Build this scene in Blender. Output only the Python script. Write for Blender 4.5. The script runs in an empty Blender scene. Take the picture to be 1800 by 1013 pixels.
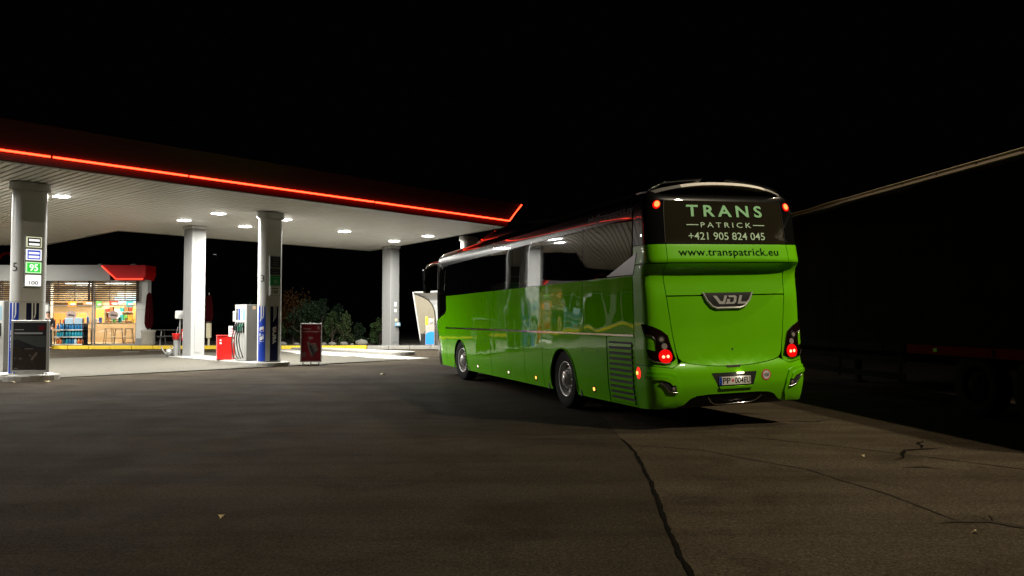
import bpy, bmesh, math, random
import numpy as np
from mathutils import Vector, Matrix

random.seed(7)
SC = bpy.context.scene
COL = SC.collection
PI = math.pi

# ------------------------------------------------------------------ camera
cam_d = bpy.data.cameras.new('camera')
cam = bpy.data.objects.new('camera', cam_d); COL.objects.link(cam)
cam.location = (0, 0, 1.535)
cam.rotation_euler = (PI/2 + 0.039, 0, 0)
cam_d.sensor_width = 36; cam_d.lens = 28.06
cam_d.clip_start = .05; cam_d.clip_end = 600
SC.camera = cam

# ------------------------------------------------------------------ night sky
W = bpy.data.worlds.new('World'); SC.world = W; W.use_nodes = True
bg = W.node_tree.nodes['Background']
bg.inputs[0].default_value = (.55, .6, .75, 1); bg.inputs[1].default_value = .0006

# ------------------------------------------------------------------ yard floodlights (on masts out of view)
def flood(name, loc, aim, cone, power, color, radius=.25):
    l = bpy.data.lights.new(name, 'SPOT'); l.energy = power; l.color = color; l.shadow_soft_size = radius
    l.spot_size = math.radians(cone); l.spot_blend = .45
    o = bpy.data.objects.new(name, l); o.location = loc; COL.objects.link(o)
    o.rotation_euler = (Vector(aim)-Vector(loc)).to_track_quat('-Z', 'Y').to_euler()
    return o
flood('yard_light', (10.2, 12.6, 11.5), (1.0, 11.0, 0), 80, 2200, (1, .80, .55), .12)
flood('yard_light', (15.5, 2.5, 17.0), (1.2, 8.8, 0), 58, 12400, (1, .86, .62), .3)

# ------------------------------------------------------------------ exposure, render
SC.view_settings.view_transform = 'Standard'; SC.view_settings.look = 'None'
SC.view_settings.exposure = 0; SC.view_settings.gamma = 1
SC.view_settings.use_curve_mapping = False
SC.render.engine = 'CYCLES'
SC.cycles.use_denoising = True
SC.cycles.max_bounces = 8; SC.cycles.diffuse_bounces = 4; SC.cycles.glossy_bounces = 5
SC.cycles.transparent_max_bounces = 16
SC.cycles.sample_clamp_indirect = 4
SC.cycles.caustics_reflective = False; SC.cycles.caustics_refractive = False

# ================================================================== materials
MATS = {}
def mat(name, col=(.5,.5,.5), rough=.5, metal=0., noise=0., nscale=6., bump=0., bscale=40., bdist=.01, coat=0., emit=None, es=0., spec=.5, rvar=0., stretch=None, bdet=3.):
    m = bpy.data.materials.new(name); m.use_nodes = True
    nt = m.node_tree; N = nt.nodes; L = nt.links; b = N['Principled BSDF']
    b.inputs['Base Color'].default_value = (*col, 1); b.inputs['Roughness'].default_value = rough
    b.inputs['Metallic'].default_value = metal; b.inputs['Specular IOR Level'].default_value = spec
    if coat: b.inputs['Coat Weight'].default_value = coat; b.inputs['Coat Roughness'].default_value = .02
    if emit: b.inputs['Emission Color'].default_value = (*emit, 1); b.inputs['Emission Strength'].default_value = es
    tc = N.new('ShaderNodeTexCoord'); src = tc.outputs['Object']
    if stretch:
        mp = N.new('ShaderNodeMapping'); mp.inputs['Scale'].default_value = stretch
        L.new(src, mp.inputs[0]); src = mp.outputs[0]
    if noise or rvar:
        n = N.new('ShaderNodeTexNoise'); n.inputs['Scale'].default_value = nscale; n.inputs['Detail'].default_value = 5
        L.new(src, n.inputs['Vector'])
    if noise:
        mx = N.new('ShaderNodeMix'); mx.data_type = 'RGBA'
        mx.inputs[6].default_value = (*[max(0, c*(1-noise)) for c in col], 1)
        mx.inputs[7].default_value = (*[min(1, c*(1+noise)) for c in col], 1)
        L.new(n.outputs[0], mx.inputs[0]); L.new(mx.outputs[2], b.inputs['Base Color'])
    if rvar:
        mr = N.new('ShaderNodeMapRange'); mr.inputs[1].default_value = .3; mr.inputs[2].default_value = .7
        mr.inputs[3].default_value = max(0, rough-rvar); mr.inputs[4].default_value = min(1, rough+rvar)
        L.new(n.outputs[0], mr.inputs[0]); L.new(mr.outputs[0], b.inputs['Roughness'])
    if bump:
        n2 = N.new('ShaderNodeTexNoise'); n2.inputs['Scale'].default_value = bscale; n2.inputs['Detail'].default_value = bdet
        L.new(src, n2.inputs['Vector'])
        bp = N.new('ShaderNodeBump'); bp.inputs['Strength'].default_value = bump; bp.inputs['Distance'].default_value = bdist
        L.new(n2.outputs[0], bp.inputs['Height']); L.new(bp.outputs[0], b.inputs['Normal'])
        if coat: L.new(bp.outputs[0], b.inputs['Coat Normal'])
    MATS[name] = m
    return m

def glass_mat(name, tint=(.95,.97,.95)):
    m = bpy.data.materials.new(name); m.use_nodes = True
    nt = m.node_tree; N = nt.nodes; L = nt.links; N.remove(N['Principled BSDF'])
    tr = N.new('ShaderNodeBsdfTransparent'); tr.inputs[0].default_value = (*tint, 1)
    gl = N.new('ShaderNodeBsdfGlossy'); gl.inputs['Roughness'].default_value = .02
    fr = N.new('ShaderNodeFresnel'); fr.inputs[0].default_value = 1.5
    mx = N.new('ShaderNodeMixShader')
    L.new(fr.outputs[0], mx.inputs[0]); L.new(tr.outputs[0], mx.inputs[1]); L.new(gl.outputs[0], mx.inputs[2])
    L.new(mx.outputs[0], N['Material Output'].inputs[0])
    MATS[name] = m
    return m

def asphalt_mat(name, k):
    m = bpy.data.materials.new(name); m.use_nodes = True
    nt = m.node_tree; N = nt.nodes; L = nt.links; b = N['Principled BSDF']
    tc = N.new('ShaderNodeTexCoord')
    def noise(scale, det=4, rough=.6, dist=0, stretch=None):
        n = N.new('ShaderNodeTexNoise'); n.inputs['Scale'].default_value = scale; n.inputs['Detail'].default_value = det
        n.inputs['Roughness'].default_value = rough; n.inputs['Distortion'].default_value = dist
        if stretch:
            mp = N.new('ShaderNodeMapping'); mp.inputs['Scale'].default_value = stretch[:3]; mp.inputs['Rotation'].default_value = (0,0,stretch[3])
            L.new(tc.outputs['Object'], mp.inputs[0]); L.new(mp.outputs[0], n.inputs['Vector'])
        else: L.new(tc.outputs['Object'], n.inputs['Vector'])
        return n.outputs[0]
    def ramp(s, stops):
        r = N.new('ShaderNodeValToRGB'); e = r.color_ramp.elements
        e[0].position, e[0].color = stops[0][0], (*stops[0][1], 1); e[1].position, e[1].color = stops[1][0], (*stops[1][1], 1)
        for p, c in stops[2:]: k = e.new(p); k.color = (*c, 1)
        L.new(s, r.inputs[0]); return r.outputs[0]
    def mul(a, c, f=1):
        x = N.new('ShaderNodeMix'); x.data_type = 'RGBA'; x.blend_type = 'MULTIPLY'; x.inputs[0].default_value = f
        L.new(a, x.inputs[6]); L.new(c, x.inputs[7]); return x.outputs[2]
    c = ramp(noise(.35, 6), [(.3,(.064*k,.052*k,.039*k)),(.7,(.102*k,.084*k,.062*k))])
    c = mul(c, ramp(noise(48, 4, .9), [(.39,(.45,.45,.45)),(.61,(1.55,1.52,1.46))]))
    c = mul(c, ramp(noise(22, 3, .85), [(.35,(.72,.72,.72)),(.65,(1.18,1.18,1.16))]))
    c = mul(c, ramp(noise(.9, 5, .65, 1.2), [(.36,(.55,.53,.5)),(.5,(1,1,1))]), .5)          # oil and rubber stains
    c = mul(c, ramp(noise(1.0, 4, .6, .4, (.12,1.6,1,-.35)), [(.40,(.62,.6,.58)),(.54,(1,1,1))]), .5)   # long tyre streaks
    c = mul(c, ramp(noise(1.0, 4, .6, .6, (.16,1.1,1,.5)), [(.38,(.7,.69,.67)),(.5,(1,1,1))]), .4)
    vo = N.new('ShaderNodeTexVoronoi'); vo.inputs['Scale'].default_value = 14; L.new(tc.outputs['Object'], vo.inputs['Vector'])
    c = mul(c, ramp(vo.outputs['Distance'], [(.10,(1.7,1.65,1.55)),(.16,(1,1,1))]), .6)
    L.new(c, b.inputs['Base Color'])
    rr = ramp(noise(1.2, 5), [(.3,(.8,.8,.8)),(.7,(.95,.95,.95))]); L.new(rr, b.inputs['Roughness'])
    b.inputs['Specular IOR Level'].default_value = .03
    bp = N.new('ShaderNodeBump'); bp.inputs['Strength'].default_value = .6; bp.inputs['Distance'].default_value = .012
    L.new(noise(110, 3, .8), bp.inputs['Height']); L.new(bp.outputs[0], b.inputs['Normal'])
    MATS[name] = m
asphalt_mat('asphalt', .56); asphalt_mat('asphalt_pale', .85)  # asphalt in two tones, paler right of the open joint

mat('concrete', (.33,.32,.29), .85, noise=.55, nscale=1.1, bump=.3, bscale=60)
mat('concrete_patch', (.24,.23,.20), .85, noise=.3, nscale=2.2, bump=.3, bscale=60)
mat('kerb_concrete', (.24,.23,.205), .85, noise=.3, nscale=5, bump=.4, bscale=50)
mat('kerb_yellow', (.62,.42,.015), .6, noise=.25, nscale=5, bump=.2, bscale=50)
mat('soil', (.045,.04,.028), .95, noise=.5, nscale=8, bump=.6, bscale=30, bdist=.03)
mat('paving', (.17,.15,.125), .9, noise=.25, nscale=4)
mat('road_paint', (.62,.6,.55), .7, noise=.3, nscale=14)
mat('bitumen', (.007,.006,.005), .95, noise=.3, nscale=20, spec=.02)
mat('stain', (.036,.030,.023), .95, noise=.4, nscale=9, spec=.02)
mat('cladding', (.21,.21,.206), .7, spec=.08, noise=.06, nscale=3)
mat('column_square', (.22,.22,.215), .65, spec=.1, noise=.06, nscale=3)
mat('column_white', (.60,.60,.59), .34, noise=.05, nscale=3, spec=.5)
mat('column_steel', (.44,.44,.43), .30, metal=.35, noise=.06, nscale=3)
mat('soffit', (.88,.88,.85), .42, noise=.06, nscale=1.5, bump=.05, bscale=3)
mat('soffit_gap', (.05,.05,.045), .8)
mat('fascia_red', (.06,.001,.0015), .45, noise=.12, nscale=1.0)
mat('shop_red', (.50,.008,.008), .45, spec=.15, noise=.08)
mat('neon', (.2,.01,.0), .5, emit=(1,.030,.009), es=12)
mat('neon_soft', (.3,.01,.01), .4, emit=(1,.05,.02), es=3)
mat('lamp_glow', (.9,.9,.9), .5, emit=(1,.98,.90), es=14)
mat('lamp_rim', (.75,.75,.72), .4)
mat('white_trim', (.50,.50,.48), .45)
mat('dark_plastic', (.015,.015,.016), .4, noise=.2)
mat('black_matt', (.010,.010,.010), .7)
mat('grey_metal', (.30,.30,.29), .4, metal=.5, noise=.1)
mat('pump_grey', (.095,.09,.083), .45, noise=.06, nscale=3)
mat('pump_white', (.42,.42,.40), .4)
mat('verva_blue', (.012,.05,.42), .35, noise=.06)
mat('navy', (.004,.004,.035), .4, spec=.2)
mat('green_print', (.02,.33,.09), .4)
mat('mint_panel', (.40,.62,.48), .4)
mat('cyan_panel', (.18,.34,.45), .4)
mat('pink_print', (.62,.06,.10), .5)
mat('white_print', (.75,.75,.72), .5)
mat('grey_print', (.16,.16,.155), .6)
mat('black_print', (.012,.012,.013), .5)
mat('yellow_print', (.75,.55,.03), .5)
mat('cabinet_red', (.55,.012,.010), .35, coat=.3)
mat('rubber', (.006,.006,.006), .8, bump=.2, bscale=60, spec=.12)
mat('hose', (.015,.017,.016), .45)
mat('nozzle_green', (.015,.10,.06), .4)
mat('poster_dark', (.016,.016,.017), .25, noise=.4, nscale=2)
mat('poster_hill', (.035,.038,.036), .3, noise=.3, nscale=5)
mat('poster_earth', (.018,.013,.010), .3, noise=.4, nscale=6)
mat('poster_red', (.085,.003,.006), .3, noise=.1, nscale=5)
mat('poster_grey', (.07,.055,.045), .4, noise=.25, nscale=12)
mat('poster_pale', (.14,.07,.065), .4)
mat('alu', (.45,.45,.43), .35, metal=.6)
mat('lit_white', (.8,.8,.8), .5, emit=(1,1,.97), es=1.1)
mat('lit_blue', (.05,.1,.6), .5, emit=(.02,.06,.65), es=.75)
mat('lit_green', (.05,.6,.1), .5, emit=(.03,.72,.05), es=.8)
mat('lit_mint', (.6,.8,.6), .5, emit=(.55,1,.5), es=1.0)
mat('lit_cream', (.7,.7,.6), .5, emit=(.9,.9,.6), es=.7)
mat('shop_grey', (.21,.21,.195), .5, noise=.06, nscale=2)
mat('shop_white', (.55,.55,.52), .5, noise=.06)
mat('slat_brown', (.045,.028,.018), .55, noise=.2, nscale=9)
mat('wall_warm', (.70,.52,.32), .7, noise=.12, nscale=3)
mat('counter_wood', (.70,.50,.31), .5, noise=.22, nscale=5, stretch=(1,6,6))
mat('floor_shop', (.45,.36,.25), .4, noise=.1)
mat('stool_metal', (.24,.17,.11), .4, metal=.3)
mat('menu_lit', (.8,.8,.75), .5, emit=(1,.92,.74), es=1.7)
mat('menu_blue', (.3,.5,.8), .5, emit=(.55,.75,1), es=1.3)
mat('menu_orange', (.8,.3,.08), .5, emit=(1,.28,.05), es=.95)
mat('menu_warm', (.6,.4,.2), .5, emit=(1,.62,.28), es=.6)
mat('sticker_pink', (.42,.31,.28), .5, noise=.35, nscale=16)
GOODS = [mat('goods_%s' % n, c, .45, noise=.3, nscale=18) for n, c in (('yellow',(.8,.55,.05)),('orange',(.8,.25,.03)),('red',(.6,.04,.03)),('white',(.75,.72,.65)),('brown',(.28,.14,.06)),('teal',(.03,.3,.36)),('blue',(.04,.13,.5)),('green',(.1,.35,.08)))]
mat('rack_black', (.012,.014,.018), .5)
mat('bottle_blue', (.025,.16,.34), .2, noise=.35, nscale=20, coat=.5)
mat('bottle_teal', (.02,.25,.33), .2, noise=.35, nscale=20, coat=.5)
mat('bottle_pale', (.35,.45,.52), .2, noise=.3, nscale=20)
mat('bottle_orange', (.45,.12,.03), .25, noise=.4, nscale=20)
mat('header_blue', (.30,.43,.52), .4, noise=.2, nscale=9)
mat('parasol_red', (.024,.001,.0015), .9, spec=.05, noise=.25, nscale=8, bump=.4, bscale=20)
mat('planter_concrete', (.30,.28,.24), .9, noise=.3, nscale=14, bump=.5, bscale=50)
mat('table_dark', (.03,.028,.026), .6, noise=.2)
mat('cream', (.52,.47,.32), .6, noise=.15)
mat('skin', (.46,.25,.17), .6, noise=.1)
mat('hair', (.05,.03,.02), .8)
mat('cloth_black', (.013,.013,.015), .9, noise=.3, nscale=20)
mat('cloth_jeans', (.02,.022,.03), .9, noise=.2, nscale=20)
mat('shelter_white', (.42,.42,.41), .45, noise=.05)
mat('shelter_beige', (.19,.165,.115), .6, noise=.08, nscale=3)
mat('dispenser_grey', (.34,.30,.26), .45, noise=.12)
mat('dispenser_blue', (.01,.20,.70), .4, emit=(.01,.22,.8), es=.12)
mat('tank_yellow', (.70,.60,.03), .4)
mat('stone', (.12,.115,.10), .9, noise=.3, nscale=9, bump=.7, bscale=10, bdist=.05)
mat('bark', (.05,.035,.022), .9, noise=.3, nscale=15)
mat('leaf_green', (0.0150,0.0270,0.0083), .7, spec=.08, noise=.45, nscale=3)
mat('leaf_dark', (0.0083,0.0165,0.0075), .7, spec=.08, noise=.45, nscale=3)
mat('leaf_orange', (0.0375,0.0165,0.0045), .7, spec=.08, noise=.5, nscale=3)
mat('leaf_pale', (0.0225,0.0330,0.0120), .7, spec=.08, noise=.4, nscale=3)
mat('dry_leaf', (.52,.42,.24), .8, noise=.3, nscale=60)
# coach
mat('paint_green', (.15,.58,.0015), .32, coat=.9, noise=.02, nscale=2, bump=.19, bscale=1.7, bdist=.035, bdet=.5, spec=.0)
mat('paint_green_rear', (.16,.58,.0015), .36, coat=.7, noise=.07, nscale=1.3, bump=.05, bscale=2.2, bdist=.02, bdet=1., spec=.2, rvar=.06)
mat('paint_black', (.005,.005,.005), .25, coat=.6, bump=.05, bscale=1.4, bdist=.03, bdet=.5, spec=.05)
mat('coach_glass', (.004,.004,.004), .03, coat=1., bump=.05, bscale=1.3, bdist=.03, bdet=.3, spec=.25)
mat('rear_glass', (.020,.017,.010), .12, coat=.8, bump=.03, bscale=1.5, bdist=.02)
mat('pale_panel', (.20,.15,.145), .3, coat=.4, noise=.12, nscale=6)
mat('chrome', (.75,.75,.74), .12, metal=1.)
mat('rim_alu', (.72,.71,.69), .25, metal=.3, noise=.12)
mat('mint_decal', (.26,.62,.30), .5)
mat('mint_pale', (.50,.72,.52), .5)
mat('info_decal', (.07,.07,.068), .6)
mat('navy_decal', (.002,.012,.008), .9, spec=.05)
mat('lens_dark', (.012,.004,.004), .1, coat=1.)
mat('lens_red', (.35,.004,.004), .15, emit=(1,.004,.003), es=.75)
mat('lens_hot', (.9,.5,.4), .2, emit=(1,.30,.16), es=3)
mat('lens_core', (.9,.3,.1), .2, emit=(1,.14,.03), es=3.2)
mat('lens_clear', (.35,.30,.28), .12, coat=1.)
mat('marker_white', (.9,.8,.5), .3, emit=(1,.85,.5), es=3.2)
mat('marker_amber', (.8,.3,.05), .3, emit=(1,.42,.07), es=3.0)
mat('marker_red', (.6,.02,.01), .3, emit=(1,.02,.01), es=1.6)
mat('badge_silver', (.62,.62,.61), .3, metal=.25)
mat('plate_white', (.72,.70,.66), .5)
mat('spoiler_silver', (.75,.73,.68), .35, metal=.0, noise=.2, nscale=8, stretch=(3,1,1))
# trailer
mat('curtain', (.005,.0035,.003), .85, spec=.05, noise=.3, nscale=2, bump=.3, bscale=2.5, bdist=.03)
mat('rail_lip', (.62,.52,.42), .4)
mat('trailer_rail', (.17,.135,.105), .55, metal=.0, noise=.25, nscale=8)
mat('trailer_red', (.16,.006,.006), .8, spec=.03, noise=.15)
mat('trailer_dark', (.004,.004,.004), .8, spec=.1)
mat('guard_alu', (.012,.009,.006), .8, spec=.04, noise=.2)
glass_mat('shop_glass')

# ================================================================== helpers
def tag(o, label=None, cat=None, group=None, kind=None):
    if label: o['label'] = label
    if cat: o['category'] = cat
    if group: o['group'] = group
    if kind: o['kind'] = kind
    return o
def thing(name, label, cat, loc=(0,0,0), rz=0., group=None):
    o = bpy.data.objects.new(name, None); COL.objects.link(o)
    o.location = loc; o.rotation_euler = (0, 0, rz); o.empty_display_size = .2
    return tag(o, label, cat, group)
def link_mesh(name, verts, faces, material, parent=None, smooth=False, fm=None, sf=None):
    me = bpy.data.meshes.new(name); me.from_pydata([tuple(map(float, v)) for v in verts], [], faces)
    ms = material if isinstance(material, (list, tuple)) else [material]
    for m in ms: me.materials.append(MATS[m] if isinstance(m, str) else m)
    if fm: me.polygons.foreach_set('material_index', fm)
    if smooth: me.polygons.foreach_set('use_smooth', [True]*len(me.polygons))
    elif sf: me.polygons.foreach_set('use_smooth', sf)
    me.update()
    o = bpy.data.objects.new(name, me); COL.objects.link(o)
    if parent: o.parent = parent
    return o
def place(me_or_obj, name, parent, loc=(0,0,0), rot=(0,0,0)):
    o = bpy.data.objects.new(name, me_or_obj.data if hasattr(me_or_obj, 'data') else me_or_obj); COL.objects.link(o)
    o.location = loc; o.rotation_euler = rot
    if parent: o.parent = parent
    return o

class MB:
    def __init__(s): s.v = []; s.f = []; s.sm = []
    def add(s, vs, fs, smooth=False):
        n = len(s.v); s.v += [tuple(v) for v in vs]; s.f += [tuple(n+i for i in f) for f in fs]; s.sm += [smooth]*len(fs)
        return s
    def box(s, c, d, rz=0., rx=0., ry=0., bev=0.):
        x, y, z = d[0]/2, d[1]/2, d[2]/2
        R = Matrix.Rotation(rz, 3, 'Z') @ Matrix.Rotation(rx, 3, 'X') @ Matrix.Rotation(ry, 3, 'Y')
        if bev <= 0:
            vs = [(-x,-y,-z),(x,-y,-z),(x,y,-z),(-x,y,-z),(-x,-y,z),(x,-y,z),(x,y,z),(-x,y,z)]
            fs = [(0,3,2,1),(4,5,6,7),(0,1,5,4),(1,2,6,5),(2,3,7,6),(3,0,4,7)]
        else:
            bm = bmesh.new(); bmesh.ops.create_cube(bm, size=1)
            for v in bm.verts: v.co = Vector((v.co.x*d[0], v.co.y*d[1], v.co.z*d[2]))
            bmesh.ops.bevel(bm, geom=bm.edges[:], offset=bev, segments=2, affect='EDGES', profile=.5)
            bm.verts.index_update(); vs = [v.co[:] for v in bm.verts]; fs = [tuple(v.index for v in f.verts) for f in bm.faces]; bm.free()
        return s.add([Vector(c) + R @ Vector(v) for v in vs], fs)
    def tube(s, pts, r, n=8, cap=True, smooth=True):
        pts = [Vector(p) for p in pts]; rs = r if isinstance(r, (list, tuple)) else [r]*len(pts)
        vs = []; fs = []; up = None
        for i, p in enumerate(pts):
            t = (pts[min(i+1, len(pts)-1)] - pts[max(i-1, 0)]).normalized()
            if up is None: up = Vector((0,0,1)) if abs(t.z) < .9 else Vector((1,0,0))
            a = t.cross(up).normalized(); b = a.cross(t).normalized(); up = b
            for k in range(n):
                w = 2*PI*k/n; vs.append(p + (a*math.cos(w) + b*math.sin(w))*rs[i])
        for i in range(len(pts)-1):
            for k in range(n):
                fs.append((i*n+k, i*n+(k+1) % n, (i+1)*n+(k+1) % n, (i+1)*n+k))
        s.add(vs, [f[::-1] for f in fs], smooth)
        if cap:
            s.add(vs[:n], [tuple(range(n))]); s.add(vs[-n:], [tuple(range(n))[::-1]])
        return s
    def lathe(s, prof, n=24, c=(0,0,0), axis='z', smooth=True):
        vs = []; fs = []
        for r, h in prof:
            for k in range(n):
                w = 2*PI*k/n; x, y = r*math.cos(w), r*math.sin(w)
                p = (x, y, h) if axis == 'z' else ((h, x, y) if axis == 'x' else (y, h, x))
                vs.append((p[0]+c[0], p[1]+c[1], p[2]+c[2]))
        for i in range(len(prof)-1):
            for k in range(n): fs.append((i*n+k, i*n+(k+1) % n, (i+1)*n+(k+1) % n, (i+1)*n+k))
        return s.add(vs, fs, smooth)
    def prism(s, poly, f0, f1):
        """poly in 2D; f0 and f1 map (a,b) to the two faces"""
        n = len(poly); A = [f0(*p) for p in poly]; B = [f1(*p) for p in poly]
        s.add(A, [tuple(range(n))[::-1]]); s.add(B, [tuple(range(n))])
        s.add(A+B, [(i, (i+1) % n, n+(i+1) % n, n+i) for i in range(n)])
        return s
    def build(s, name, material, parent=None, smooth=False):
        return link_mesh(name, s.v, s.f, material, parent, smooth=smooth, sf=None if smooth else s.sm)

def box(name, c, d, m, parent=None, **k): return MB().box(c, d, **k).build(name, m, parent)

_txt = {}
def text_geo(s, spacing=1., bold=0.):
    key = (s, spacing, bold)
    if key in _txt: return _txt[key]
    cu = bpy.data.curves.new('t', 'FONT'); cu.body = s; cu.size = 1; cu.space_character = spacing; cu.offset = bold; cu.resolution_u = 3
    o = bpy.data.objects.new('t', cu); COL.objects.link(o); bpy.context.view_layer.update()
    me = bpy.data.meshes.new_from_object(o)
    vs = [(v.co.x, v.co.y) for v in me.vertices]; fs = [tuple(p.vertices) for p in me.polygons]
    bpy.data.objects.remove(o); bpy.data.meshes.remove(me); bpy.data.curves.remove(cu)
    x0 = min(v[0] for v in vs); x1 = max(v[0] for v in vs); y0 = min(v[1] for v in vs); y1 = max(v[1] for v in vs)
    _txt[key] = ([((v[0]-x0)/(x1-x0), (v[1]-y0)/(y1-y0)) for v in vs], fs)
    return _txt[key]
def text(name, s, rect, fn, m, parent, spacing=1., bold=0., shear=0.):
    """lettering as a thin decal filling rect (a0,b0,a1,b1); fn maps (a,b) to a point"""
    vs, fs = text_geo(s, spacing, bold); a0, b0, a1, b1 = rect
    return link_mesh(name, [fn(a0+v[0]*(a1-a0)+shear*v[1]*(b1-b0), b0+v[1]*(b1-b0)) for v in vs], fs, m, parent)

def smooth01(t): t = max(0, min(1, t)); return t*t*(3-2*t)
def gz(y): return .13*smooth01((y-27)/11)

# ================================================================== ground and setting
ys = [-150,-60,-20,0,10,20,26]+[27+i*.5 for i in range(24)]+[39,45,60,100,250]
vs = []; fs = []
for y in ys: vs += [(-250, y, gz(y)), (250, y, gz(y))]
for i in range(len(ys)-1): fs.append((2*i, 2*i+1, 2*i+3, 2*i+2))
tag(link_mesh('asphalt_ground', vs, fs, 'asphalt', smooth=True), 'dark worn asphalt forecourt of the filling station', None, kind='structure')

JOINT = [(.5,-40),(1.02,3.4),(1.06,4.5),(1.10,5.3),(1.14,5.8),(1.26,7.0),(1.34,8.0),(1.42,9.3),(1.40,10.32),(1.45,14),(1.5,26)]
tag(link_mesh('asphalt_patch', [(x,y,.003) for x, y in JOINT]+[(60,26,.003),(60,-40,.003)], [tuple(range(len(JOINT)+2))[::-1]], 'asphalt_pale'), 'paler asphalt right of the open joint', None, kind='structure')
# filling-lane slabs under the canopy
D = Vector((.66, .751)); P = Vector((-.751, .66))          # along the canopy edge, and inward
O = Vector((-7.1, 26.2))
ap = link_mesh('concrete_apron', [(*(O+D*a+P*b), gz((O+D*a+P*b).y)+.004) for a, b in ((-22,0),(6,0),(6,9.6),(-22,9.6))], [(0,1,2,3)], 'soil')
tag(ap, 'pale concrete apron between the pump islands', None, kind='structure')
for i in range(8):
    for j in range(3):
        a0 = -22+i*3.5; b0 = j*3.2; g = .012
        q = [O+D*a+P*b for a, b in ((a0+g,b0+g),(a0+3.5-g,b0+g),(a0+3.5-g,b0+3.2-g),(a0+g,b0+3.2-g))]
        h = .012+random.random()*.005
        mb = MB().add([(*p, gz(p.y)+.001) for p in q]+[(*p, gz(p.y)+h) for p in q], [(4,5,6,7),(0,1,5,4),(1,2,6,5),(2,3,7,6),(3,0,4,7)])
        mb.build('slab', 'concrete_patch' if (i, j) in ((5,1),(4,2),(6,0)) else 'concrete', ap)

# raised verge behind the far kerb
tag(link_mesh('verge', [(-60,37.95,.27),(60,37.95,.27),(60,120,.27),(-60,120,.27)], [(0,1,2,3)], 'soil'), 'dark planted verge behind the kerb', None, kind='structure')
tag(box('shop_pavement', (-24,41.5,.24), (15,7.0,.09), 'paving'), 'paved strip round the shop', None, kind='structure')
def kerb(name, x0, x1, m, label, seed):
    k = thing(name, label, None, (0,0,0)); k['kind'] = 'structure'
    n = int(round((x1-x0)/1.0)); random.seed(seed)
    base = MB().box((0,0,0), (.985,.30,.24), bev=.02).build('kerb_stone', m, k)
    for i in range(n):
        o = base if i == 0 else place(base, 'kerb_stone', k)
        o.location = (x0+(x1-x0)*(i+.5)/n, 37.80+random.uniform(-.006,.006), .165+random.uniform(-.005,.005)); o.rotation_euler = (0,0,random.uniform(-.004,.004))
kerb('yellow_kerb', -32, -6.85, 'kerb_yellow', 'yellow painted kerb along the shop and shrubs', 3)
kerb('grey_kerb', -6.82, 10.2, 'kerb_concrete', 'unpainted concrete kerb right of the yellow kerb', 4)
for x, y, w in ((-16.7,34.9,.75),(-16.2,36.0,.65)):
    tag(link_mesh('road_marking', [(x-w/2,y-.06,gz(y)+.006),(x+w/2,y-.06,gz(y)+.006),(x+w/2+.1,y+.06,gz(y)+.006),(x-w/2+.1,y+.06,gz(y)+.006)], [(0,1,2,3)], 'road_paint'), 'short white dash on the lane before the shop', None, kind='structure')

# cracks, seams and stains of the asphalt
def ribbon(name, pts, w, m, label, z=.008, jit=.0, seed=1):
    random.seed(seed); P2 = []
    for i in range(len(pts)-1):
        a, b = Vector(pts[i]), Vector(pts[i+1]); n = max(2, int((b-a).length/.09))
        P2 += [a.lerp(b, k/n) for k in range(n)]
    P2.append(Vector(pts[-1])); vs = []; fs = []; off = 0
    for i, p in enumerate(P2):
        t = (P2[min(i+1, len(P2)-1)]-P2[max(i-1, 0)]).normalized(); nn = Vector((-t.y, t.x))
        off = off*.8+random.uniform(-jit, jit); ww = w*(.6+.8*random.random())*min(1, .15+min(i, len(P2)-1-i)/6)
        c = p+nn*off; vs += [(*(c-nn*ww), z), (*(c+nn*ww), z)]
    for i in range(len(P2)-1): fs.append((2*i, 2*i+1, 2*i+3, 2*i+2))
    return tag(link_mesh(name, vs, [f[::-1] for f in fs], m), label, None, kind='structure')
ribbon('pavement_crack', [(1.40,10.32),(1.42,9.3),(1.34,8.0),(1.26,7.0),(1.14,5.8),(1.10,5.3),(1.06,4.5),(1.02,3.4)], .016, 'bitumen', 'dark open joint running from under the coach towards the viewer', jit=.007, seed=5)
ribbon('pavement_seam', [(-1.5,10.6),(.5,10.3),(2.2,9.4),(3.0,8.2),(3.3,7.0),(3.4,6.0)], .010, 'stain', 'thin curved seam across the open joint', jit=.006, seed=6)
ribbon('pavement_seam', [(2.9,10.6),(4.0,9.6),(4.9,8.6),(5.6,7.7),(6.2,6.8)], .012, 'stain', 'thin straight seam running out to the right edge', jit=.005, seed=7)
ribbon('pavement_crack', [(4.15,8.75),(4.35,8.95),(4.55,9.4),(4.85,9.5),(5.15,9.62)], .022, 'bitumen', 'jagged dark crack near the trailer shadow', z=.010, jit=.02, seed=8)
ribbon('pavement_crack', [(4.85,9.52),(4.95,9.85),(5.15,10.1)], .035, 'bitumen', 'short forked crack at the trailer shadow edge', z=.012, jit=.03, seed=9)
ribbon('oil_stain', [(4.02,8.28),(4.25,8.32),(4.40,8.18)], .06, 'stain', 'small dark oil blot beside the jagged crack', z=.011, jit=.02, seed=10)
ribbon('oil_stain', [(3.2,6.05),(3.6,6.1),(3.9,5.85),(4.3,5.5)], .035, 'stain', 'branching faint stain at the lower right', z=.009, jit=.02, seed=11)
ribbon('oil_stain', [(3.55,6.32),(3.65,6.12),(3.72,6.3)], .02, 'stain', 'small forked stain above the branching stain', z=.011, jit=.01, seed=12)
ribbon('oil_stain', [(3.0,12.9),(3.6,13.1),(4.1,12.9)], .05, 'stain', 'faint stain on the lit ground right of the coach', z=.009, jit=.05, seed=14)
ribbon('oil_stain', [(3.9,12.0),(4.5,11.9),(5.0,12.3)], .03, 'stain', 'thin wandering stain before the trailer shadow', z=.009, jit=.04, seed=15)

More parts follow.
